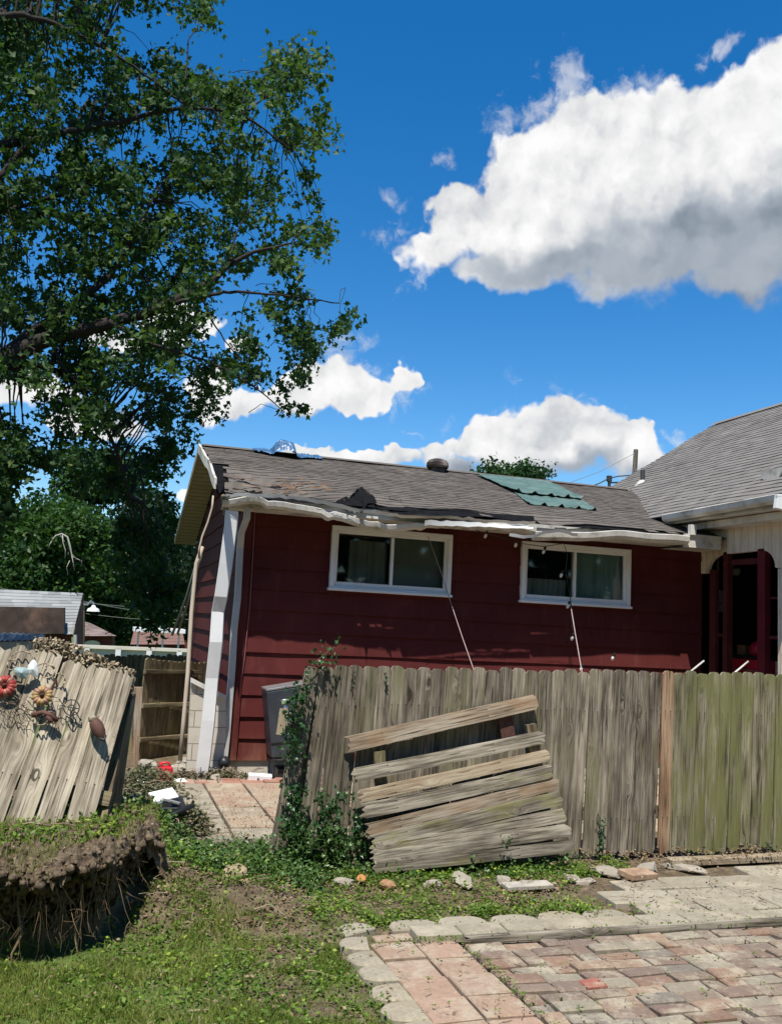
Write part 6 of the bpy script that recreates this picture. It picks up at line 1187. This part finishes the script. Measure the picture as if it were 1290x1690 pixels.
for k in range(950):
    z_ = rr.random()
    if z_ < .33: x, y = rr.uniform(-.6, 1.5), rr.uniform(4.6, 5.9)
    elif z_ < .50: x, y = rr.uniform(.1, 1.1), rr.uniform(3.4, 4.7)
    elif z_ < .62: x, y = rr.gauss(.55, .12), rr.gauss(6.35, .2)
    elif z_ < .78: x, y = rr.uniform(2.4, 4.9), rr.uniform(4.6, 5.5)
    else: x, y = rr.uniform(1.4, 4.5), rr.uniform(3.2, 4.6)
    if (x < .5 and y < 4.7 and y > fr(x) - .05): continue
    if z_ > .78 and rr.random() < .55: continue
    zb_ = max(hgt(x, y), .04 if x > 2.75 and y > 4.3 else .022 if x > 1.3 and y < 4.3 else -1) + (.05 if x < .46 and 4.6 < y < 5.2 else 0) + (.06 if .5 < z_ < .62 else 0) * rr.random(); a = rr.uniform(0, 6.28); L_ = rr.uniform(.02, .16) * (.45 if z_ > .62 else 1); pts = [Vector((x, y, zb_ + .008))]
    for s in range(3): a += rr.uniform(-.5, .5); pts.append(pts[-1] + Vector((math.cos(a) * L_ / 3, math.sin(a) * L_ / 3, rr.uniform(-.2, .35) * L_ * .3 * (0 if z_ > .62 else 1))))
    mb.tube(pts, rr.uniform(.0010, .0032), 4, False, rr.random())
tag(mb.build('fallen_twigs', M['twig']), 'thin dead twigs and stems littering soil and paving', 'twigs', kind='stuff')
# brush heaps (dead leaves and stems) next to the tub and rear fence
for (cx, cy, rx, ry, h, n, lb) in ((.66, 6.30, .16, .22, .20, 900, 'heap of dry brush beside the black tub'), (.45, 7.7, .30, .5, .22, 1500, 'heap of withered branches between the tub and the red fuel can'), (1.05, 8.45, .45, .10, .05, 700, 'low line of leaf litter at the foot of the house corner')):
    root = empty('brush_heap', (cx, cy, .05), lb, 'brush'); C_ = []; mb = MB()
    for k in range(n): x, y = random.gauss(0, .45), random.gauss(0, .45); C_.append((cx + x * rx, cy + y * ry, .05 + h * math.exp(-(x * x + y * y)) * random.random()))
    leafobj('leaves', [leafset(C_, RNG.uniform(.02, .05, n), RNG.uniform(0, .8, n), .5)], leafmat('withered_leaf', (.05, .06, .03), (.20, .19, .10), .15), root)
    for k in range(90): x, y = random.gauss(0, .5), random.gauss(0, .5); p = Vector((cx + x * rx, cy + y * ry, .06 + h * .8 * math.exp(-(x * x + y * y)) * random.random())); a = random.uniform(0, 6.28); q = Vector((math.cos(a), math.sin(a), random.uniform(-.2, .4))) * random.uniform(.05, .2); mb.tube([p, p + q * .5 + Vector((0, 0, .015)), p + q], random.uniform(.0015, .004), 4, False, random.random())
    mb.build('stems', M['twig'], root)
# ------------------------------------------------------------------ ivy on the fence end and small climbers
def climber(name, label, paths, n, spread, ls, seed, mat='leaf_ivy', yoff=0., cat='ivy'):
    r_ = random.Random(seed); root = empty(name, paths[0][0], label, cat); mb = MB(); C_, S_, T_ = [], [], []
    for pth in paths:
        pth = [Vector(p) for p in pth]; mb.tube(pth, [lerp(.005, .0015, k / (len(pth) - 1)) for k in range(len(pth))], 5, False, .3)
    for k in range(n):
        pth = paths[k % len(paths)]; i = r_.randrange(len(pth) - 1); u = r_.random(); p = Vector(pth[i]).lerp(Vector(pth[i + 1]), u); C_.append((p.x + r_.gauss(0, spread), p.y - abs(r_.gauss(0, spread * .7)) - .004 + yoff, p.z + r_.gauss(0, spread))); S_.append(r_.uniform(*ls)); T_.append(min(1, max(0, r_.gauss(.42, .22))))
    leafobj('leaves', [leafset(C_, S_, T_, None, 'maple')], M[mat], root); mb.build('stem', M['twig'], root); return root
V5 = lambda pts, y: [at(px_, py_, 1, y) for px_, py_ in pts]
iv = [V5([(490, 1430), (484, 1380), (478, 1330), (480, 1280), (486, 1230), (490, 1180), (500, 1130), (512, 1100), (535, 1080), (552, 1068)], 5.56), V5([(500, 1430), (505, 1380), (488, 1340), (485, 1300)], 5.54), V5([(520, 1430), (530, 1400), (545, 1370), (548, 1335), (575, 1308)], 5.50), V5([(480, 1420), (475, 1380), (480, 1345)], 5.5), V5([(560, 1425), (556, 1390), (540, 1350), (530, 1310)], 5.52), V5([(600, 1435), (598, 1400), (592, 1375), (590, 1350)], 5.50), V5([(480, 1250), (486, 1205), (482, 1170), (494, 1140)], 5.54)]
climber('ivy_plant', 'ivy climbing the left end of the fence and spilling over its top', iv, 1700, .036, (.018, .042), 5)
climber('ivy_plant', 'thin ivy strand hanging over the fourth picket top', [V5([(582, 1100), (580, 1130), (585, 1150)], 5.575), V5([(553, 1115), (552, 1140)], 5.575), V5([(636, 1110), (637, 1130)], 5.575)], 60, .008, (.010, .018), 6)
climber('ivy_plant', 'dense ivy tuft at the foot of the fence end', [V5([(470 + 14 * k, 1432), (474 + 14 * k, 1405), (470 + 13 * k + 8 * math.sin(k), 1372 + 10 * math.sin(k * 2))], 5.46 + .01 * (k % 3)) for k in range(8)], 750, .040, (.02, .044), 7, 'leaf_vinca')
climber('climbing_plant', 'small dark climber on the fence right of the broken panel', [V5([(986, 1415), (990, 1395), (992, 1375), (990, 1350)], 5.57)], 90, .014, (.014, .026), 8, cat='plant')
climber('climbing_plant', 'tiny plant on the fence near its right edge', [V5([(1265, 1412), (1266, 1400), (1267, 1388)], 5.56)], 28, .010, (.012, .022), 9, cat='plant')
climber('climbing_plant', 'single shoot growing through the broken boards', [V5([(835, 1402), (833, 1394), (828, 1384)], 5.31), V5([(836, 1402), (838, 1390), (842, 1382)], 5.31)], 34, .010, (.014, .024), 10, cat='plant')
climber('young_shoot', 'bright green big-leaved seedling at the edge of the rear patio', [V5([(470, 1400), (478, 1392), (466, 1382)], 5.95)], 9, .02, (.05, .07), 11, 'leaf_weed', cat='plant'); climber('young_shoot', 'bright green seedling just below the rear patio timber', [V5([(408, 1405), (410, 1392)], 5.95)], 10, .02, (.03, .05), 12, 'leaf_weed', cat='plant'); climber('young_shoot', 'bright green seedling in front of the black tub', [V5([(205, 1370), (214, 1352), (232, 1345)], 5.2)], 12, .03, (.03, .05), 13, 'leaf_weed', cat='plant')
# ------------------------------------------------------------------ rubble along the fence
RK = [(100, 1353, .42, .075, (1.5, .8, .75), 'big cream rock at the foot of the leaning boards'), (38, 1352, .42, .03, (1, .9, .8), 'small brown stone left of the big cream rock'), (565, 1452, .03, .045, (1.5, .8, .6), 'pale rock in the ivy near the fence end'), (760, 1448, .03, .085, (1.6, .7, .42), 'wide flat grey rock below the broken panel'), (715, 1456, .02, .045, (1.4, .8, .5), 'low grey rock left of the wide flat one'), (832, 1452, .03, .055, (1.2, .8, .6), 'pale angular rock right of the wide flat one'), (868, 1457, .03, .05, (1.3, .7, .6), 'whitish rock second right of the wide flat one'), (945, 1448, .03, .05, (1.3, .8, .45), 'pale rock under the right end of the broken panel'), (968, 1452, .02, .055, (1.7, .7, .3), 'flat pale slab pointing right of the broken panel'), (1005, 1436, .03, .08, (1.5, .7, .4), 'pale flat rock at the fence foot by the small climber'), (1068, 1432, .03, .10, (1.7, .6, .4), 'long pale rock at the fence foot under the brown picket'), (1130, 1430, .02, .08, (1.8, .5, .3), 'thin flat stone right of the long pale rock'), (385, 1440, .13, .09, (1.5, .8, .55), 'yellowish rock in the soil bank'), (640, 1457, .02, .05, (1.1, .9, .6), 'brown stone among the weeds below the broken panel')]
for i, (x_, y_, z, r, sc, lb) in enumerate(RK): p = at(x_, y_, 2, z); p.z = max(hgt(p.x, p.y), p.z - .02) + .01; rockobj(p, r, sc, i + 20, lb, mat=(plain('yellow_rock', (.27, .21, .12), .95, 0, .25, 16, (.2, .16, .1), .5, .8) if i == 12 else plain('brown_rock', (.30, .17, .09), .95, 0, .25, 16, None, 0, .8) if i in (1, 13) else None))
loose('paving_brick', plain('orange_brick', (.28, .18, .115), .95, 0, .2, 20, (.45, .38, .28), .5, .5), at(1052, 1443, 2, .05), (.22, .13, .035), E3(.06, .05, .25), 'loose orange brown brick lying on the flagstones by the fence', 'brick')
loose('flat_stone', M['concrete'], at(870, 1462, 2, .02), (.30, .09, .025), E3(.05, 0, .05), 'thin grey stone slab in the dry soil near the flagstones', 'stone')
p = at(598, 1448, 2, .05); rockobj(at(597, 1450, 2, .03), .028, (1.2, 1, .8), 77, 'small orange lump among the weeds below the broken boards', mat=plain('orange_lump', (.45, .20, .07), .8, 0, .3, 30), name='fungus', cat='fungus')
# ------------------------------------------------------------------ unseen trees added behind the camera to block sky light
for i, (x_, h_) in enumerate(((-13, 12.5), (-7.5, 12), (-2, 13), (3.5, 12.5), (9, 13), (14.5, 12))):
    r_ = random.Random(i + 60); root = empty('sky_block_tree', (x_, -9 - (i % 2), 0), 'unseen leafy tree added behind the camera to hold back sky light', 'tree', 'unseen trees added to block sky light'); C_ = []
    for k in range(3200):
        d = Vector((r_.gauss(0, 1), r_.gauss(0, 1), r_.gauss(0, 1))).normalized() * r_.uniform(.6, 1.); C_.append((x_ + d.x * 4.0, -9 - (i % 2) + d.y * 2.6, h_ * .52 + d.z * h_ * .48))
    leafobj('crown', [leafset(C_, RNG.uniform(.45, .8, len(C_)), RNG.uniform(.1, .8, len(C_)))], M['leaf_far'], root); mb = MB(); mb.tube([(x_, -9 - (i % 2), -.1), (x_, -9 - (i % 2), h_ * .6)], [.3, .12], 10); mb.build('trunk', M['bark'], root)
